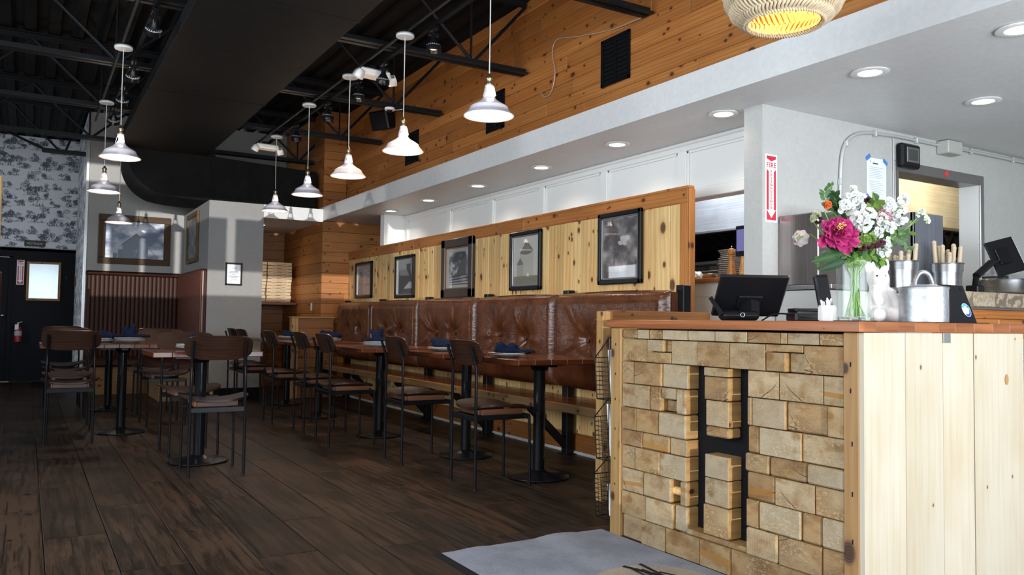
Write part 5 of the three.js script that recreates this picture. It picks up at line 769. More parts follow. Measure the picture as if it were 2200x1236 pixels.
// straw cup
{
  const t = thing('straw_cup', 'small white ribbed cup full of paper-wrapped straws', 'cup', [2.835, CT, -2.2]); const pts = []; for (let i = 0; i <= 48; i++) { const a = i / 48 * 6.2832; pts.push(a); }
  part(t, 'cup', lathe([[0.001, 0.001], [0.031, 0.001], [0.034, 0.006], [0.0345, 0.066], [0.033, 0.068], [0.031, 0.066], [0.03, 0.008], [0.001, 0.006]], 40), M.plate); for (let i = 0; i < 24; i++) { const a = i / 24 * 6.2832; part(t, 'rib', rod([Math.cos(a) * 0.0345, 0.008, Math.sin(a) * 0.0345], [Math.cos(a) * 0.0347, 0.06, Math.sin(a) * 0.0347], 0.0018, 5), M.plate); }
  for (let i = 0; i < 11; i++) { const a = fr(0, 6.28), r = fr(0.004, 0.02), k = fr(1.1, 1.9); part(t, 'straw', bar([Math.cos(a) * r, 0.01, Math.sin(a) * r], [Math.cos(a) * r * k - (i < 4 ? 0.018 : 0), 0.086 + fr(-0.006, 0.012), Math.sin(a) * r * k], 0.007, 0.0012), M.paper); }
}
// plush toy
{
  const g = sdf((x, y, z) => { let d = ell(x, y, z, 0, 0.075, 0, 0.055, 0.08, 0.05); d = smin(d, ell(x, y, z, -0.008, 0.178, 0.0, 0.042, 0.04, 0.042), 0.03); d = smin(d, ell(x, y, z, -0.015, 0.168, 0.035, 0.018, 0.014, 0.016), 0.02); d = smin(d, ell(x, y, z, 0.018, 0.232, -0.005, 0.022, 0.034, 0.012), 0.012); d = smin(d, ell(x, y, z, -0.038, 0.226, -0.005, 0.02, 0.034, 0.012), 0.012); d = smin(d, cap(x, y, z, [-0.03, 0.12, 0.03], [-0.028, 0.085, 0.05], 0.022, 0.02), 0.012); d = smin(d, cap(x, y, z, [0.035, 0.115, 0.02], [0.05, 0.075, 0.03], 0.022, 0.02), 0.012); d = smin(d, cap(x, y, z, [0.02, 0.034, 0.02], [0.046, 0.03, 0.05], 0.032, 0.029), 0.012); d = smin(d, cap(x, y, z, [-0.02, 0.034, 0.02], [-0.034, 0.03, 0.06], 0.032, 0.028), 0.012); return Math.max(d, -y) + 0.0016 * Math.sin(x * 700) * Math.sin(y * 640) * Math.sin(z * 720); }, [-0.13, -0.01, -0.13], [0.13, 0.28, 0.13], 84);
  const t = thing('plush_toy', 'white plush animal sitting between vase and metal pot', 'toy', [2.975, CT, -2.055], VIEW); part(t, 'body', g, std({ color: rgb(0.8, 0.76, 0.76), roughness: 1 })); for (const s of [-1, 1]) part(t, 'eye', sph(0.005, -0.012 + s * 0.016, 0.186, 0.037, 10, 8), M.plasticBlack);
}
// galvanised pot with lid
{
  const t = thing('metal_pot', 'galvanised metal pot with lid and arched handle', 'pot', [3.0, CT, -1.885]);
  part(t, 'body', lathe([[0.001, 0.001], [0.086, 0.001], [0.088, 0.004], [0.088, 0.13], [0.0905, 0.132], [0.0905, 0.136], [0.087, 0.137], [0.001, 0.137]], 56), M.zinc); const lid = part(t, 'lid', lathe([[0.001, 0.148], [0.04, 0.147], [0.07, 0.142], [0.09, 0.1385], [0.0905, 0.136], [0.001, 0.136]], 48), M.zinc);
  const h = tube([[-0.045, 0.14, 0.02], [-0.04, 0.16, 0.014], [-0.02, 0.19, 0.004], [0, 0.198, 0], [0.02, 0.19, -0.004], [0.04, 0.16, -0.014], [0.045, 0.14, -0.02]], 0.009, 8, 36).scale(1, 1, 1); part(lid, 'handle', h, M.zinc).rotation.y = VIEW; part(lid, 'handle_plate', cb2(-0.05, 0.05, 0.14, 0.15, -0.012, 0.012, 0.003), M.zinc).rotation.y = VIEW; for (let i = 0; i < 5; i++) part(t, 'rivet', sph(0.003, Math.cos(1.2 + i * 0.01) * 0.087, 0.03 + i * 0.022, Math.sin(2.2) * 0.06, 8, 6), M.steelDull).visible = true;
}
// tablet on a folded cover, sticker on its back
{
  const t = thing('tablet', 'black tablet leaning on its folded cover with round blue sticker', 'tablet', [3.385, CT, -1.985], VIEW + 0.55);
  const s = part(t, 'slab', cb(0.25, 0.175, 0.009, 0.003), M.plasticBlack, -0.02, 0.083, 0); s.rotation.set(-0.36, 0, 0); s.rotation.order = 'XYZ';
  part(s, 'edge', merge([cb2(0.1248, 0.1265, -0.085, 0.085, -0.0035, 0.0035, 0.0005)]), M.steel); part(s, 'lens_ring', ring(0.006, 0.01, 0.002, 20).rotateX(PI / 2), M.steelBlack, 0.1, 0.068, 0.0045);
  const tex = canvasTex(256, 256, (c) => { c.fillStyle = '#e9f1f6'; c.beginPath(); c.arc(128, 128, 126, 0, 7); c.fill(); c.lineWidth = 44; c.strokeStyle = '#3f9fd4'; c.beginPath(); c.arc(128, 128, 98, 3.5, 6.3); c.stroke(); c.strokeStyle = '#24509a'; c.beginPath(); c.arc(128, 128, 98, 0, 2.2); c.stroke(); c.fillStyle = '#8a98a8'; for (let i = 0; i < 5; i++) c.fillRect(86, 92 + i * 16, 84 - (i % 2) * 16, 7); });
  part(s, 'sticker', new THREE.CircleGeometry(0.031, 40), std({ map: tex, roughness: 0.4 }), 0.078, -0.028, 0.0052);
  part(t, 'cover_stand', bar([-0.02, 0.004, -0.09], [-0.02, 0.1, -0.035], 0.003, 0.22).rotateX(0), M.plasticBlack); part(t, 'cover_flap', cb2(-0.14, 0.125, 0, 0.004, -0.04, 0.075, 0.001), M.plasticBlack);
}
// till screen seen from behind, printer, phone
{
  const t = thing('till_terminal', 'black touch-screen till seen from behind on the counter', 'till', [3.0, CT, -2.78], VIEW + 0.1);
  const s = part(t, 'screen', cb(0.34, 0.235, 0.022, 0.012), M.plasticBlack, 0.015, 0.125, -0.02); s.rotation.set(0.62, 0, 0); part(s, 'bezel', cb2(0.165, 0.175, -0.11, 0.115, -0.013, 0.004, 0.002), M.steelDull); part(s, 'hinge_cover', cb2(-0.06, 0.06, -0.06, 0.01, 0.01, 0.024, 0.006), M.plasticBlack);
  part(t, 'foot', new THREE.CapsuleGeometry(0.026, 0.14, 6, 16).rotateZ(PI / 2).scale(1, 1, 1.9), M.plasticBlack, -0.06, 0.027, 0.03); part(t, 'side_fin', bar([-0.17, 0.1, -0.03], [-0.13, 0.02, 0.02], 0.1, 0.02), M.plasticBlack); part(t, 'stem', bar([0.0, 0.02, 0.01], [0.01, 0.09, -0.015], 0.09, 0.05), M.plasticBlack);
  part(t, 'button_ring', ring(0.0085, 0.0115, 0.002, 24).rotateX(PI / 2), M.steel, -0.06, 0.03, 0.0785);
  part(t, 'cable', tube([[0.05, 0.004, 0.04], [0.1, 0.03, 0.03], [0.16, 0.04, 0.0], [0.25, 0.035, -0.02]], 0.004, 6, 24), M.rubber);
  const p = thing('receipt_printer', 'low black receipt printer behind the straw cup', 'printer', [3.22, CT, -2.62], VIEW); part(p, 'body', cb2(-0.075, 0.075, 0, 0.05, -0.07, 0.07, 0.01), M.plasticBlack); part(p, 'lid', cb2(-0.07, 0.07, 0.05, 0.066, -0.06, 0.05, 0.006), M.plasticBlack); part(p, 'slot', cb2(-0.06, 0.06, 0.02, 0.03, 0.068, 0.074, 0.002), M.steelBlack);
  const h = thing('cordless_phone', 'black cordless phone standing in its charger', 'phone', [3.4, CT, -2.66], VIEW); part(h, 'charger', cb2(-0.045, 0.045, 0, 0.06, -0.04, 0.045, 0.012), M.plasticBlack); const hs = part(h, 'handset', cb(0.066, 0.2, 0.035, 0.012), M.plasticBlack, -0.002, 0.14, 0); hs.rotation.set(-0.2, 0, 0.09); part(hs, 'earpiece_rim', cb2(-0.031, 0.031, 0.084, 0.096, -0.016, 0.019, 0.004), M.steelBlack);
}
// ================================================================ KITCHEN SIDE
{
  const z1 = KW - 0.0;
  const st = thing('steel_table', 'stainless prep table along the kitchen wall', 'table', [0, 0, 0]); part(st, 'top', uvm(cb2(3.72, 4.7, 1.205, 1.228, z1 + 0.003, -2.86, 0.003), 0, 1, 1), M.steel); part(st, 'front', cb2(3.74, 4.7, 0.02, 1.2, z1 + 0.003, -2.9, 0.003), M.wallGrey);
  const gc = thing('stone_counter', 'granite topped counter with orange wooden front', 'counter', [0, 0, 0]); part(gc, 'stone_top', uvm(cb2(4.7, 7.45, 1.13, 1.222, z1 + 0.003, -2.76, 0.006), 0, 1, 0.5), M.granite); part(gc, 'steel_edge', cb2(4.7, 7.45, 1.115, 1.13, -2.9, -2.775, 0.002), M.steelDull);
  for (let i = 0; i < 5; i++) { part(gc, 'front_panel', wood(cb2(4.7 + i * 0.55, 5.245 + i * 0.55, 0.02, 1.06, z1 + 0.02, -2.8, 0.004), 0, 'cedar'), std({ map: T.cedar, color: rgb(0.9, 0.8, 0.65), roughness: 0.4 })); } part(gc, 'top_rail', wood(cb2(4.7, 7.45, 1.06, 1.115, -2.95, -2.79, 0.003), 0, 'cedar'), std({ map: T.cedar, color: rgb(0.9, 0.75, 0.5), roughness: 0.4 }));
  part(gc, 'shelf', wood(cb2(4.75, 5.9, 0.6, 0.63, -2.8, -2.4, 0.003), 0, 'cherry'), M.tableTop); part(gc, 'shelf_leg', cb2(4.78, 4.84, 0, 0.6, -2.5, -2.44, 0.003), M.steelBlack); part(gc, 'shelf_leg', cb2(5.8, 5.86, 0, 0.6, -2.5, -2.44, 0.003), M.steelBlack);
  for (let i = 0; i < 30; i++) solo('plate', 'white plate in the tall stack on the low shelf past the counter end', 'plate', plateGeo, M.plate, [4.96 + rr(-0.003, 0.003), 0.63 + i * 0.0098, -2.56 + rr(-0.003, 0.003)], 'plates stacked on the low shelf');
  const bx1 = thing('steel_cabinet', 'stainless cabinet with side louvres under the fire sign', 'appliance', [0, 0, 0]); part(bx1, 'body', uvm(cb2(3.765, 4.3, 1.23, 1.64, z1 + 0.004, -2.98, 0.006), 1, 1, 1), std({ map: T.steel, color: rgb(0.62, 0.55, 0.52), roughness: 0.28, metalness: 1 })); for (let i = 0; i < 7; i++) part(bx1, 'louvre', cb2(3.8, 3.92, 1.44 + i * 0.024, 1.45 + i * 0.024, -2.983, -2.976, 0.001), M.steelDull); part(bx1, 'screw', sph(0.006, 4.1, 1.27, -2.98, 8, 6), M.steel);
  const bx2 = thing('steel_shield', 'blue-grey stainless upright panel behind the utensil tubs', 'panel', [0, 0, 0]); part(bx2, 'sheet', uvm(cb2(4.72, 5.04, 1.23, 1.72, -3.05, -3.03, 0.002), 1, 1, 1), std({ map: T.steel, color: rgb(0.5, 0.54, 0.62), roughness: 0.5, metalness: 0.8 })); part(bx2, 'flange', cb2(4.72, 4.74, 1.23, 1.72, -3.2, -3.03, 0.002), M.steelDull);
  const tub = (x, z, n, lab, hh) => {
    const t = thing('steel_tub', `round stainless tub ${lab}`, 'container', [x, 1.2285, z], 0, 'stainless utensil tubs'); part(t, 'body', lathe([[0.001, 0.001], [0.075, 0.001], [0.08, 0.005], [0.083, 0.11], [0.09, 0.118], [0.09, 0.16], [0.096, 0.163], [0.096, 0.168], [0.086, 0.168], [0.085, 0.12], [0.078, 0.11], [0.076, 0.008], [0.001, 0.006]], 40), M.steel);
    for (let i = 0; i < n; i++) { const a = i / n * 6.28 + 0.3, r = i % 2 ? 0.055 : 0.03, hgt = hh * fr(0.75, 1.15); const u = solo('wooden_utensil', `wooden handled utensil standing in the tub ${lab}`, 'utensil', merge([rod([0, 0, 0], [Math.cos(a) * 0.02, hgt, Math.sin(a) * 0.02], 0.013, 10), sph(0.0145, Math.cos(a) * 0.02, hgt, Math.sin(a) * 0.02, 10, 8).scale(1, 1, 1)]), std({ map: T.pale, color: rgb(0.56, 0.52, 0.47), roughness: 0.7 }), [x + Math.cos(a) * r, 1.2365, z + Math.sin(a) * r], 'utensils in the steel tubs'); }
  };
  tub(4.5, -2.96, 8, 'left of the blue-grey panel edge', 0.22); tub(4.86, -2.9, 9, 'beside the tablet arm', 0.27);
  // tablet on a jointed arm
  const t = thing('arm_tablet', 'black tablet screen on a jointed arm above the stone counter', 'tablet', [5.2, 1.2225, -2.92]); part(t, 'clamp', cb2(-0.04, 0.04, 0, 0.05, -0.04, 0.04, 0.006), M.plasticBlack); part(t, 'arm', merge([rod([0, 0.04, 0], [-0.02, 0.11, 0.02], 0.018, 10), rod([-0.02, 0.11, 0.02], [0.13, 0.2, 0.03], 0.024, 10), rod([0.13, 0.2, 0.03], [0.21, 0.215, 0.03], 0.012, 10), rod([0.0, 0.1, 0.05], [0.25, 0.115, 0.05], 0.006, 8)]), M.plasticBlack);
  const s = part(t, 'screen', cb(0.2, 0.24, 0.014, 0.006), M.plasticBlack, 0.3, 0.25, 0.03); s.rotation.set(-0.3, -0.5, 0.12); part(s, 'bright_edge', cb2(0.099, 0.102, -0.115, 0.115, -0.006, 0.006, 0.001), M.steel); part(s, 'back_mount', cb2(-0.06, 0.02, -0.05, 0.06, 0.007, 0.02, 0.005), M.steelBlack);
  const bw = thing('steel_bowl', 'wide stainless bowl covered with crumpled cling film', 'bowl', [5.68, 1.2225, -2.98]); part(bw, 'bowl', lathe([[0.001, 0.001], [0.14, 0.001], [0.165, 0.02], [0.175, 0.1], [0.182, 0.103], [0.18, 0.108], [0.17, 0.104], [0.16, 0.022], [0.001, 0.006]], 48), M.steel);
  { const g = new THREE.SphereGeometry(0.19, 64, 24, 0, 6.2832, 0, 1.75).scale(1, 0.28, 1), p = g.attributes.position; for (let i = 0; i < p.count; i++) { const x = p.getX(i), y = p.getY(i), z = p.getZ(i), n = fbm(x + 0.5, z + 0.5, 18, 18, 3, 771) - 0.5, k = fbm(Math.atan2(z, x) / 6.2832 + 0.5, y * 3 + 0.5, 24, 6, 2, 777) - 0.5; p.setXYZ(i, x * (1 + 0.1 * k), y + 0.05 * n + 0.09, z * (1 + 0.1 * k)); } g.computeVertexNormals(); part(bw, 'cling_film', g, phy({ color: rgb(1, 1, 1), roughness: 0.05, transmission: 1, thickness: 0, ior: 1.45, side: THREE.DoubleSide })); }
  const bo = thing('wine_bottle', 'corked dark bottle standing behind the cling-filmed bowl', 'bottle', [5.98, 1.2225, -3.16]); part(bo, 'glass', lathe([[0.001, 0.001], [0.036, 0.001], [0.038, 0.01], [0.038, 0.16], [0.016, 0.2], [0.0145, 0.25], [0.016, 0.255], [0.001, 0.256]], 24), std({ color: rgb(0.02, 0.03, 0.015), roughness: 0.1 })); part(bo, 'capsule', cyl(0.0165, 0.0165, 0.05, 16, 0, 0.235, 0), std({ color: rgb(0.65, 0.6, 0.45), roughness: 0.4 }));
}
// pass shelf things
{
  const y = 1.3125; for (let i = 0; i < 15; i++) solo('plate', 'white plate in the stack on the kitchen pass ledge', 'plate', plateGeo, M.plate, [4.26 + rr(-0.006, 0.006) + (i > 8 ? 0.01 : 0), y + i * 0.0135, -4.06 + rr(-0.008, 0.008)], 'plates on the kitchen pass');
  const mill = (x, z, lab) => { const t = thing('pepper_mill', lab, 'pepper mill', [x, y, z], 0, 'pepper mills on the pass'), wm = std({ map: T.pine, color: rgb(0.62, 0.4, 0.2), roughness: 0.4 }); part(t, 'body', lathe([[0.001, 0.001], [0.03, 0.001], [0.031, 0.03], [0.027, 0.035], [0.029, 0.045], [0.022, 0.09], [0.018, 0.125], [0.021, 0.15], [0.023, 0.158], [0.001, 0.16]], 28), wm); part(t, 'head', lathe([[0.02, 0.161], [0.024, 0.17], [0.025, 0.185], [0.018, 0.2], [0.004, 0.206], [0.001, 0.207]], 28), wm); part(t, 'finial', sph(0.006, 0, 0.214, 0, 12, 8), M.steel); };
  mill(4.06, -3.91, 'turned wooden pepper mill in front of the pass plate stack'); mill(4.0, -3.745, 'turned wooden pepper mill close to the kitchen wall end'); mill(4.07, -3.81, 'turned wooden pepper mill between its two neighbours on the pass');
  const b = thing('brass_bowl', 'shallow shiny metal bowl on the kitchen pass ledge', 'bowl', [4.2, y, -4.27]); part(b, 'bowl', lathe([[0.001, 0.001], [0.05, 0.001], [0.062, 0.01], [0.075, 0.045], [0.078, 0.046], [0.077, 0.05], [0.072, 0.047], [0.058, 0.012], [0.001, 0.005]], 36), std({ color: rgb(0.6, 0.55, 0.42), roughness: 0.2, metalness: 1 }));
  solo('food_bag', 'small white plastic bag beside the metal bowl on the pass', 'bag', sdf((x, yy, z) => ell(x, yy, z, 0, 0.028, 0, 0.035, 0.03, 0.04) + 0.006 * Math.sin(x * 130) * Math.sin(yy * 150 + z * 110), [-0.06, -0.01, -0.06], [0.06, 0.08, 0.06], 34), phy({ color: rgb(0.8, 0.8, 0.82), roughness: 0.2 }), [4.06, y + 0.003, -4.24]);
  const t = thing('order_screen', 'slim order tablet with violet screen on the kitchen wall end', 'screen', [3.7, 1.51, -3.46]); part(t, 'case', cb(0.012, 0.185, 0.13, 0.004), M.plasticBlack); part(t, 'screen', b2(-0.0075, -0.006, -0.062, 0.07, -0.055, 0.055), std({ color: rgb(0.05, 0.045, 0.1), emissive: rgb(0.25, 0.24, 0.6), emissiveIntensity: 0.5, roughness: 0.2 })); part(t, 'bracket', cb2(0.004, 0.04, -0.02, 0.02, 0.02, 0.06, 0.002), M.black);
}
// on the kitchen wall
{
  const fire = (w, h) => canvasTex(128, Math.round(128 * h / w), (c, W, H) => { c.fillStyle = '#eceef0'; c.fillRect(0, 0, W, H); c.fillStyle = '#c8283c'; c.fillRect(W * 0.1, H * 0.02, W * 0.8, H * 0.045); c.beginPath(); c.moveTo(W * 0.1, H * 0.06); c.lineTo(W * 0.9, H * 0.06); c.lineTo(W * 0.5, H * 0.1); c.fill(); c.font = `bold ${Math.round(W * 0.4)}px sans-serif`; c.textAlign = 'center'; c.fillText('FIRE', W / 2, H * 0.19, W * 0.86); c.beginPath(); c.moveTo(W * 0.1, H * 0.22); c.lineTo(W * 0.28, H * 0.25); c.lineTo(W * 0.28, H * 0.82); c.lineTo(W * 0.1, H * 0.82); c.fill(); c.beginPath(); c.moveTo(W * 0.9, H * 0.22); c.lineTo(W * 0.72, H * 0.25); c.lineTo(W * 0.72, H * 0.82); c.lineTo(W * 0.9, H * 0.82); c.fill(); c.fillRect(W * 0.1, H * 0.82, W * 0.8, H * 0.15); c.fillStyle = '#eceef0'; c.beginPath(); c.moveTo(W * 0.12, H * 0.82); c.lineTo(W * 0.88, H * 0.82); c.lineTo(W * 0.5, H * 0.94); c.fill(); c.fillStyle = '#c8283c'; c.font = `bold ${Math.round(W * 0.235)}px sans-serif`; [...'EXTINGUISHER'].forEach((k, i) => { c.save(); c.translate(W / 2, H * (0.27 + i * 0.049)); c.scale(1.3, 0.95); c.fillText(k, 0, 0); c.restore(); }); });
  const sign = (name, label, x, y, z, w, h) => { const t = thing(name, label, 'sign', [x, y, z]); part(t, 'plate', cb(w, h, 0.003, 0.0008), M.paper); part(t, 'print', new THREE.PlaneGeometry(w * 0.98, h * 0.99), std({ map: fire(w, h), roughness: 0.5 }), 0, 0, 0.0022); };
  sign('fire_sign', 'tall red and white fire extinguisher sign on the kitchen wall end', 3.704, 1.8, KW + 0.003, 0.1, 0.4); sign('fire_sign', 'tall red and white fire extinguisher sign beside the black door', -0.1, 1.66, ZD + 0.004, 0.098, 0.376);
  const n = thing('paper_notice', 'typed white paper notice held by blue tape', 'notice', [4.69, 1.955, KW + 0.002]); const tex = canvasTex(256, 360, (c, w, h) => { c.fillStyle = '#e6edf4'; c.fillRect(0, 0, w, h); c.fillStyle = '#41464e'; c.fillRect(78, 40, 70, 11); c.fillStyle = '#b06a70'; c.fillRect(40, 26, 14, 10); c.fillStyle = '#98a0ac'; for (let i = 0; i < 17; i++) if (i !== 7) c.fillRect(32, 78 + i * 15, 190 - (i * 37 % 60), 3.2); }); part(n, 'sheet', cb(0.2, 0.27, 0.001, 0.0003), M.paper); part(n, 'print', new THREE.PlaneGeometry(0.199, 0.269), std({ map: tex, roughness: 0.8 }), 0, 0, 0.0008);
  for (const [x, y, r] of [[-0.085, 0.135, 0.6], [0.09, 0.12, -0.6], [-0.085, -0.125, -0.7]]) part(n, 'tape', cb(0.05, 0.026, 0.001, 0.0003), std({ color: rgb(0.06, 0.2, 0.62), roughness: 0.7 }), x, y, 0.0016).rotation.z = r;
  const c = thing('wall_thermostat', 'black rounded wall thermostat with grey display', 'thermostat', [4.99, 2.14, KW]); part(c, 'case', cb2(-0.1, 0.1, -0.085, 0.075, 0.002, 0.055, 0.022), M.plasticBlack); part(c, 'bezel', cb2(-0.055, 0.075, -0.05, 0.05, 0.054, 0.058, 0.004), M.steelDull); part(c, 'display', cb2(-0.04, 0.06, -0.037, 0.037, 0.057, 0.0595, 0.001), std({ color: rgb(0.05, 0.055, 0.05), roughness: 0.3 }));
  const b = thing('conduit_run', 'grey metal conduit and junction box under the dropped ceiling', 'conduit', [0, 0, KW]); part(b, 'junction_box', cb2(5.35, 5.52, 2.195, 2.285, 0.002, 0.09, 0.006), std({ color: rgb(0.42, 0.42, 0.38), roughness: 0.5 })); part(b, 'pipe', tube([[4.3, 1.3, 0.014], [4.31, 1.8, 0.014], [4.34, 2.1, 0.014], [4.4, 2.18, 0.014], [4.52, 2.232, 0.014], [4.8, 2.255, 0.014], [5.36, 2.258, 0.016]], 0.011, 8, 70), M.conduit); part(b, 'pipe', rod([5.5, 2.262, 0.02], [7.4, 2.262, 0.02], 0.011), M.conduit); for (const [x, y] of [[4.31, 1.9], [4.37, 2.145], [4.66, 2.246], [5.1, 2.257], [5.75, 2.262], [6.3, 2.262]]) part(b, 'clip', cb2(x - 0.008, x + 0.008, y - 0.02, y + 0.02, 0.002, 0.028, 0.003), M.conduit); part(b, 'wire', rod([4.865, 1.6, 0.006], [4.86, 2.25, 0.006], 0.004, 6), M.conduit);
  solo('wall_switch', 'white switch plate on the kitchen wall past the service window', 'switch', cb(0.075, 0.115, 0.006, 0.002), M.white, [6.117, 1.585, KW + 0.004]); solo('wall_switch', 'white switch plate on the cedar beside the take-out alcove', 'switch', cb(0.006, 0.1, 0.06, 0.002), M.white, [XS - 0.003, 1.17, -10.72]);
  const rb = thing('red_button', 'round red button on the service window header', 'button', [5.45, 2.07, KW + 0.013]); part(rb, 'cap', new THREE.CylinderGeometry(0.022, 0.022, 0.01, 24).rotateX(PI / 2), std({ color: rgb(0.6, 0.06, 0.06), roughness: 0.4 }));
}
// ================================================================ FAR END
{
  // corner booth with channelled backs
  const b = thing('corner_booth', 'corner booth with tall red-brown channelled leather back', 'booth', [0, 0, 0]);
  const boothBase = std({ map: T.pine, color: rgb(0.3, 0.25, 0.2), roughness: 0.6 });
  const n = 21, x0 = 0.67, x1 = 1.8, w = (x1 - x0) / n; const ch = (l) => new THREE.CapsuleGeometry(w * 0.5, l, 4, 12).scale(1.02, 1, 0.34);
  part(b, 'back_board', cb2(0.662, 1.86, 0.3, 1.6, ZB + 0.002, ZB + 0.03, 0.006), M.boothRed); part(b, 'back_roll', new THREE.CapsuleGeometry(0.032, 1.13, 4, 14).rotateZ(PI / 2), M.boothRed, 1.25, 1.585, ZB + 0.045);
  const g0 = ch(1.1); for (let i = 0; i < n; i++) part(b, 'channel', g0, M.boothRed, x0 + (i + 0.5) * w, 1.02, ZB + 0.035);
  part(b, 'side_board', cb2(1.81, 1.862, 0.05, 1.6, ZB + 0.06, ZC - 0.02, 0.006), M.boothRed); const m = 24, zz0 = ZB + 0.09, zz1 = ZC - 0.06, wz = (zz1 - zz0) / m, g1 = new THREE.CapsuleGeometry(wz * 0.5, 1.1, 4, 12).scale(0.3, 1, 1.02); for (let i = 0; i < m; i++) part(b, 'channel', g1, M.boothSide, 1.807, 1.02, zz0 + (i + 0.5) * wz);
  part(b, 'side_edge', new THREE.CapsuleGeometry(0.03, 1.5, 4, 14), std({ map: T.leather, color: rgb(0.5, 0.4, 0.32), roughness: 0.3 }), 1.825, 0.82, ZC - 0.045);
  part(b, 'seat_pad', cb2(0.68, 1.78, 0.36, 0.46, ZB + 0.07, ZB + 0.55, 0.03), M.boothRed); part(b, 'seat_pad', cb2(1.32, 1.77, 0.36, 0.46, ZB + 0.56, ZC - 0.06, 0.03), M.boothRed);
  part(b, 'plinth', wood(cb2(0.7, 1.76, 0, 0.355, ZB + 0.1, ZB + 0.5, 0.004), 0, 'pine'), boothBase); part(b, 'plinth', wood(cb2(1.37, 1.76, 0, 0.355, ZB + 0.5, ZC - 0.1, 0.004), 2, 'pine'), boothBase);
}
function rustic(t, w, h, f, dp, mat) { for (const [a, b, c, d, g] of [[-w / 2, w / 2, h / 2 - f, h / 2, 0], [-w / 2, w / 2, -h / 2, -h / 2 + f, 0], [-w / 2, -w / 2 + f, -h / 2 + f, h / 2 - f, 1], [w / 2 - f, w / 2, -h / 2 + f, h / 2 - f, 1]]) part(t, 'frame_rail', wood(cb2(a, b, c, d, 0, dp, 0.005), g, 'pine'), mat); }
{
  const w = 0.9, h = 0.67, t = thing('barn_picture', 'wide print of a barn under clouds in rustic wood frame', 'picture', [1.24, 2.05, ZB + 0.003]); rustic(t, w, h, 0.085, 0.035, std({ map: T.pine, color: rgb(0.11, 0.09, 0.075), roughness: 0.7 }));
  const tex = canvasTex(512, 350, (c, W, H) => { clouds(c, W, H, 801, [0.42, 0.47, 0.58], [0.97, 0.98, 1.0]); c.fillStyle = '#7d8696'; c.beginPath(); c.moveTo(W * 0.3, H); c.lineTo(W * 0.29, H * 0.62); c.lineTo(W * 0.52, H * 0.33); c.lineTo(W * 0.74, H * 0.6); c.lineTo(W * 0.71, H); c.fill(); c.fillStyle = '#6f7888'; c.beginPath(); c.moveTo(W * 0.27, H * 0.63); c.lineTo(W * 0.52, H * 0.31); c.lineTo(W * 0.76, H * 0.61); c.lineTo(W * 0.73, H * 0.63); c.lineTo(W * 0.52, H * 0.37); c.lineTo(W * 0.3, H * 0.65); c.fill(); c.fillStyle = '#78818f'; c.fillRect(W * 0.22, H * 0.76, W * 0.1, H * 0.24); c.fillRect(W * 0.14, H * 0.86, W * 0.07, H * 0.14); c.strokeStyle = '#b8c0cc'; c.lineWidth = 4; c.beginPath(); c.moveTo(W * 0.5, H * 0.93); c.lineTo(W * 0.55, H * 0.74); c.moveTo(W * 0.47, H * 0.82); c.lineTo(W * 0.53, H * 0.76); c.stroke(); c.strokeStyle = '#5d6676'; c.beginPath(); c.moveTo(W * 0.74, H * 0.68); c.lineTo(W * 0.9, H); c.stroke(); });
  part(t, 'print', new THREE.PlaneGeometry(w - 0.16, h - 0.16), phy({ map: tex, roughness: 0.5, clearcoat: 0.6, clearcoatRoughness: 0.05 }), 0, 0, 0.012); part(t, 'backing', b2(-w / 2 + 0.02, w / 2 - 0.02, -h / 2 + 0.02, h / 2 - 0.02, 0.001, 0.01), M.black);
  const s = thing('side_picture', 'narrow framed picture on the booth side of the grey block', 'picture', [1.862, 2.055, -11.34], -PI / 2); rustic(s, 0.8, 0.66, 0.06, 0.03, std({ map: T.pine, color: rgb(0.2, 0.17, 0.14), roughness: 0.7 })); part(s, 'print', new THREE.PlaneGeometry(0.7, 0.56), std({ map: canvasTex(128, 100, (c, W, H) => { clouds(c, W, H, 811, [0.3, 0.31, 0.32], [0.55, 0.56, 0.58]); }), roughness: 0.5 }), 0, 0, 0.012); part(s, 'backing', b2(-0.38, 0.38, -0.31, 0.31, 0.001, 0.01), M.black);
  const n = thing('framed_notice', 'small black-framed white notice on the grey block', 'notice', [2.172, 1.546, ZC + 0.002]); part(n, 'frame', merge([cb2(-0.1, 0.1, 0.118, 0.14, 0, 0.018, 0.003), cb2(-0.1, 0.1, -0.14, -0.118, 0, 0.018, 0.003), cb2(-0.1, -0.08, -0.14, 0.14, 0, 0.018, 0.003), cb2(0.08, 0.1, -0.14, 0.14, 0, 0.018, 0.003)]), M.frameBlack); part(n, 'sheet', b2(-0.082, 0.082, -0.12, 0.12, 0.002, 0.008), M.paper);
  part(n, 'print', new THREE.PlaneGeometry(0.16, 0.236), std({ map: canvasTex(160, 236, (c, W, H) => { c.fillStyle = '#e8eef2'; c.fillRect(0, 0, W, H); c.fillStyle = '#8c949c'; [[52, 40, 60, 6], [30, 84, 100, 9], [22, 98, 116, 8], [58, 116, 44, 6], [20, 140, 120, 9], [44, 158, 76, 8], [40, 186, 80, 4], [30, 196, 100, 4]].forEach((r) => c.fillRect(...r)); }), roughness: 0.4 }), 0, 0, 0.0088);
}
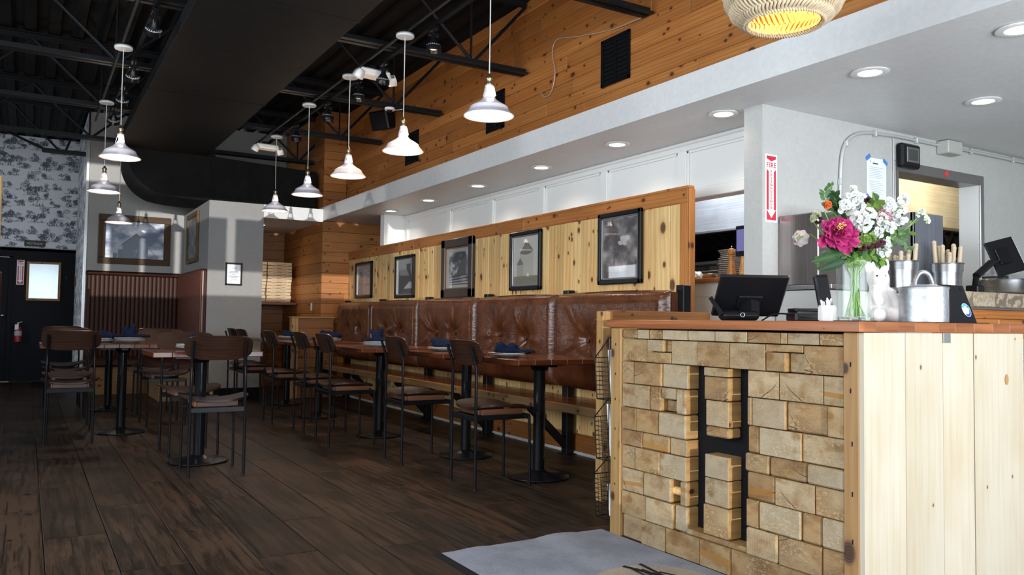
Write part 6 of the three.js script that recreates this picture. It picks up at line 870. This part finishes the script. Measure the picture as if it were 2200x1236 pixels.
{ // door wall
  const m = thing('framed_mirror', 'bright mirror in thin brown frame on the black wall', 'mirror', [0.21, 1.533, ZD + 0.002]); rustic(m, 0.46, 0.6, 0.036, 0.026, std({ map: T.pine, color: rgb(0.4, 0.27, 0.15), roughness: 0.5 })); part(m, 'glass', b2(-0.2, 0.2, -0.27, 0.27, 0.004, 0.012), std({ color: rgb(0.3, 0.34, 0.36), roughness: 0.18, metalness: 1 }));
  const s = thing('restroom_sign', 'small black RESTROOM sign over the black wall', 'sign', [0.075, 2.11, ZD + 0.0125]); part(s, 'plate', cb(0.28, 0.092, 0.01, 0.002), M.frameBlack, 0, 0, 0.005); part(s, 'lettering', new THREE.PlaneGeometry(0.275, 0.088), std({ map: canvasTex(440, 140, (c, W, H) => { c.fillStyle = '#232322'; c.fillRect(0, 0, W, H); c.fillStyle = '#b9b6ae'; c.font = '66px sans-serif'; c.textAlign = 'center'; c.textBaseline = 'middle'; c.fillText('RESTROOM', W / 2, H / 2 + 4, W * 0.92); }), roughness: 0.5 }), 0, 0, 0.0104);
  const e = thing('fire_extinguisher', 'red fire extinguisher hanging on the black wall', 'fire extinguisher', [-0.1, 0.6, ZD + 0.07]); part(e, 'cylinder', lathe([[0.001, 0], [0.048, 0.0], [0.052, 0.01], [0.052, 0.2], [0.04, 0.235], [0.018, 0.25], [0.001, 0.25]], 24), std({ color: rgb(0.3, 0.012, 0.015), roughness: 0.3 })); part(e, 'label', lathe([[0.0525, 0.1], [0.0525, 0.17]], 24), std({ color: rgb(0.4, 0.4, 0.4), roughness: 0.5, side: THREE.DoubleSide })); part(e, 'valve', merge([cyl(0.016, 0.014, 0.04, 12, 0, 0.265, 0), bar([-0.02, 0.285, 0], [0.05, 0.31, 0], 0.02, 0.008)]), M.steelDull); part(e, 'hose', tube([[-0.015, 0.28, 0], [-0.06, 0.27, 0.01], [-0.07, 0.18, 0.02], [-0.062, 0.1, 0.02]], 0.009, 8), M.rubber); part(e, 'wall_hook', bx(0.03, 0.05, 0.03, 0, 0.25, -0.052), M.black); part(e, 'tag', cb(0.05, 0.08, 0.002, 0.0005), M.paper, -0.02, 0.23, 0.05);
  const h = thing('coat_hook', 'small wooden plaque with dark hook at the corridor corner', 'hook', [0.632, 1.53, -14.1], -PI / 2); part(h, 'plaque', cb(0.1, 0.16, 0.02, 0.006), std({ map: T.cherry, color: rgb(0.5, 0.4, 0.35), roughness: 0.5 }), 0, 0, 0.01); part(h, 'hook', tube([[0, 0.02, 0.02], [0, 0.0, 0.08], [0, 0.05, 0.13], [0.0, 0.1, 0.12]], 0.009, 8), M.steelBlack);
  solo('outlet_plate', 'cream switch plate on the papered corridor wall', 'switch', cb(0.006, 0.11, 0.07, 0.002), M.white, [0.629, 1.42, -13.6]); solo('outlet_plate', 'cream outlet plate lower on the papered corridor wall', 'switch', cb(0.006, 0.11, 0.07, 0.002), M.white, [0.629, 1.14, -13.9]);
  const d = thing('booth_divider', 'booth end with pale post cut by the picture edge', 'booth', [0, 0, -8.0]); part(d, 'post', wood(cb2(-0.3, -0.21, 1.38, 2.18, -0.05, 0, 0.01), 1, 'pine'), M.pine[2]); part(d, 'leather_end', uvm(cb2(-0.75, -0.19, 0.3, 1.38, -0.09, 0, 0.03), 1, 0.9, 0.9), M.boothRed); part(d, 'plinth', cb2(-0.74, -0.2, 0, 0.3, -0.085, -0.005, 0.005), M.black);
}
{ // take-out alcove: shelf and pizza boxes
  const s = thing('alcove_shelf', 'brown wooden shelf holding the pizza box stacks', 'shelf', [0, 0, 0]); part(s, 'board', wood(cb2(2.54, 3.265, 1.2, 1.236, -12.1, -11.38, 0.003), 0, 'cherry'), M.cherry); part(s, 'cleat', cb2(2.54, 3.265, 1.14, 1.2, -12.125, -12.09, 0.003), M.cherry);
  const tex = canvasTex(512, 64, (c, W, H) => { c.fillStyle = '#cdb594'; c.fillRect(0, 0, W, H); c.fillStyle = '#7a624a'; c.font = 'italic 34px serif'; c.fillText('Local Square', 96, 42); for (let i = 0; i < 6; i++) c.fillRect(306 + i * 16, 24 + (i % 2) * 5, 11, 14); c.fillStyle = '#3d2f22'; c.fillRect(0, 58, 80, 6); c.fillRect(190, 56, 110, 8); c.fillRect(440, 58, 72, 6); });
  const pm = std({ map: tex, roughness: 0.85 }), bm = std({ color: rgb(0.58, 0.44, 0.29), roughness: 0.85 });
  const stack = (x0, x1, n, lab) => { for (let i = 0; i < n; i++) { const dx = rr(-0.006, 0.006) + (i > 4 ? 0.012 : 0), g = thing('pizza_box', `flat brown pizza box in the ${lab}`, 'pizza box', [(x0 + x1) / 2 + dx, 1.2365 + i * 0.0468, -11.63 + rr(-0.008, 0.008)], 0, `pizza boxes, ${lab}`); part(g, 'box', cb(x1 - x0, 0.0445, 0.36, 0.002), bm, 0, 0.0225, 0); part(g, 'printed_edge', new THREE.PlaneGeometry(x1 - x0 - 0.006, 0.04), pm, 0, 0.0225, 0.1808); } };
  stack(2.56, 2.845, 12, 'stack half hidden by the grey block'); stack(2.862, 3.2, 12, 'stack against the cedar wall');
}
scene.traverse((o) => { if (o.isMesh) { o.castShadow = true; o.receiveShadow = true; } if (o.isLight && o.shadow && !o.isRectAreaLight) o.castShadow = true; });
renderer.render(scene, camera);
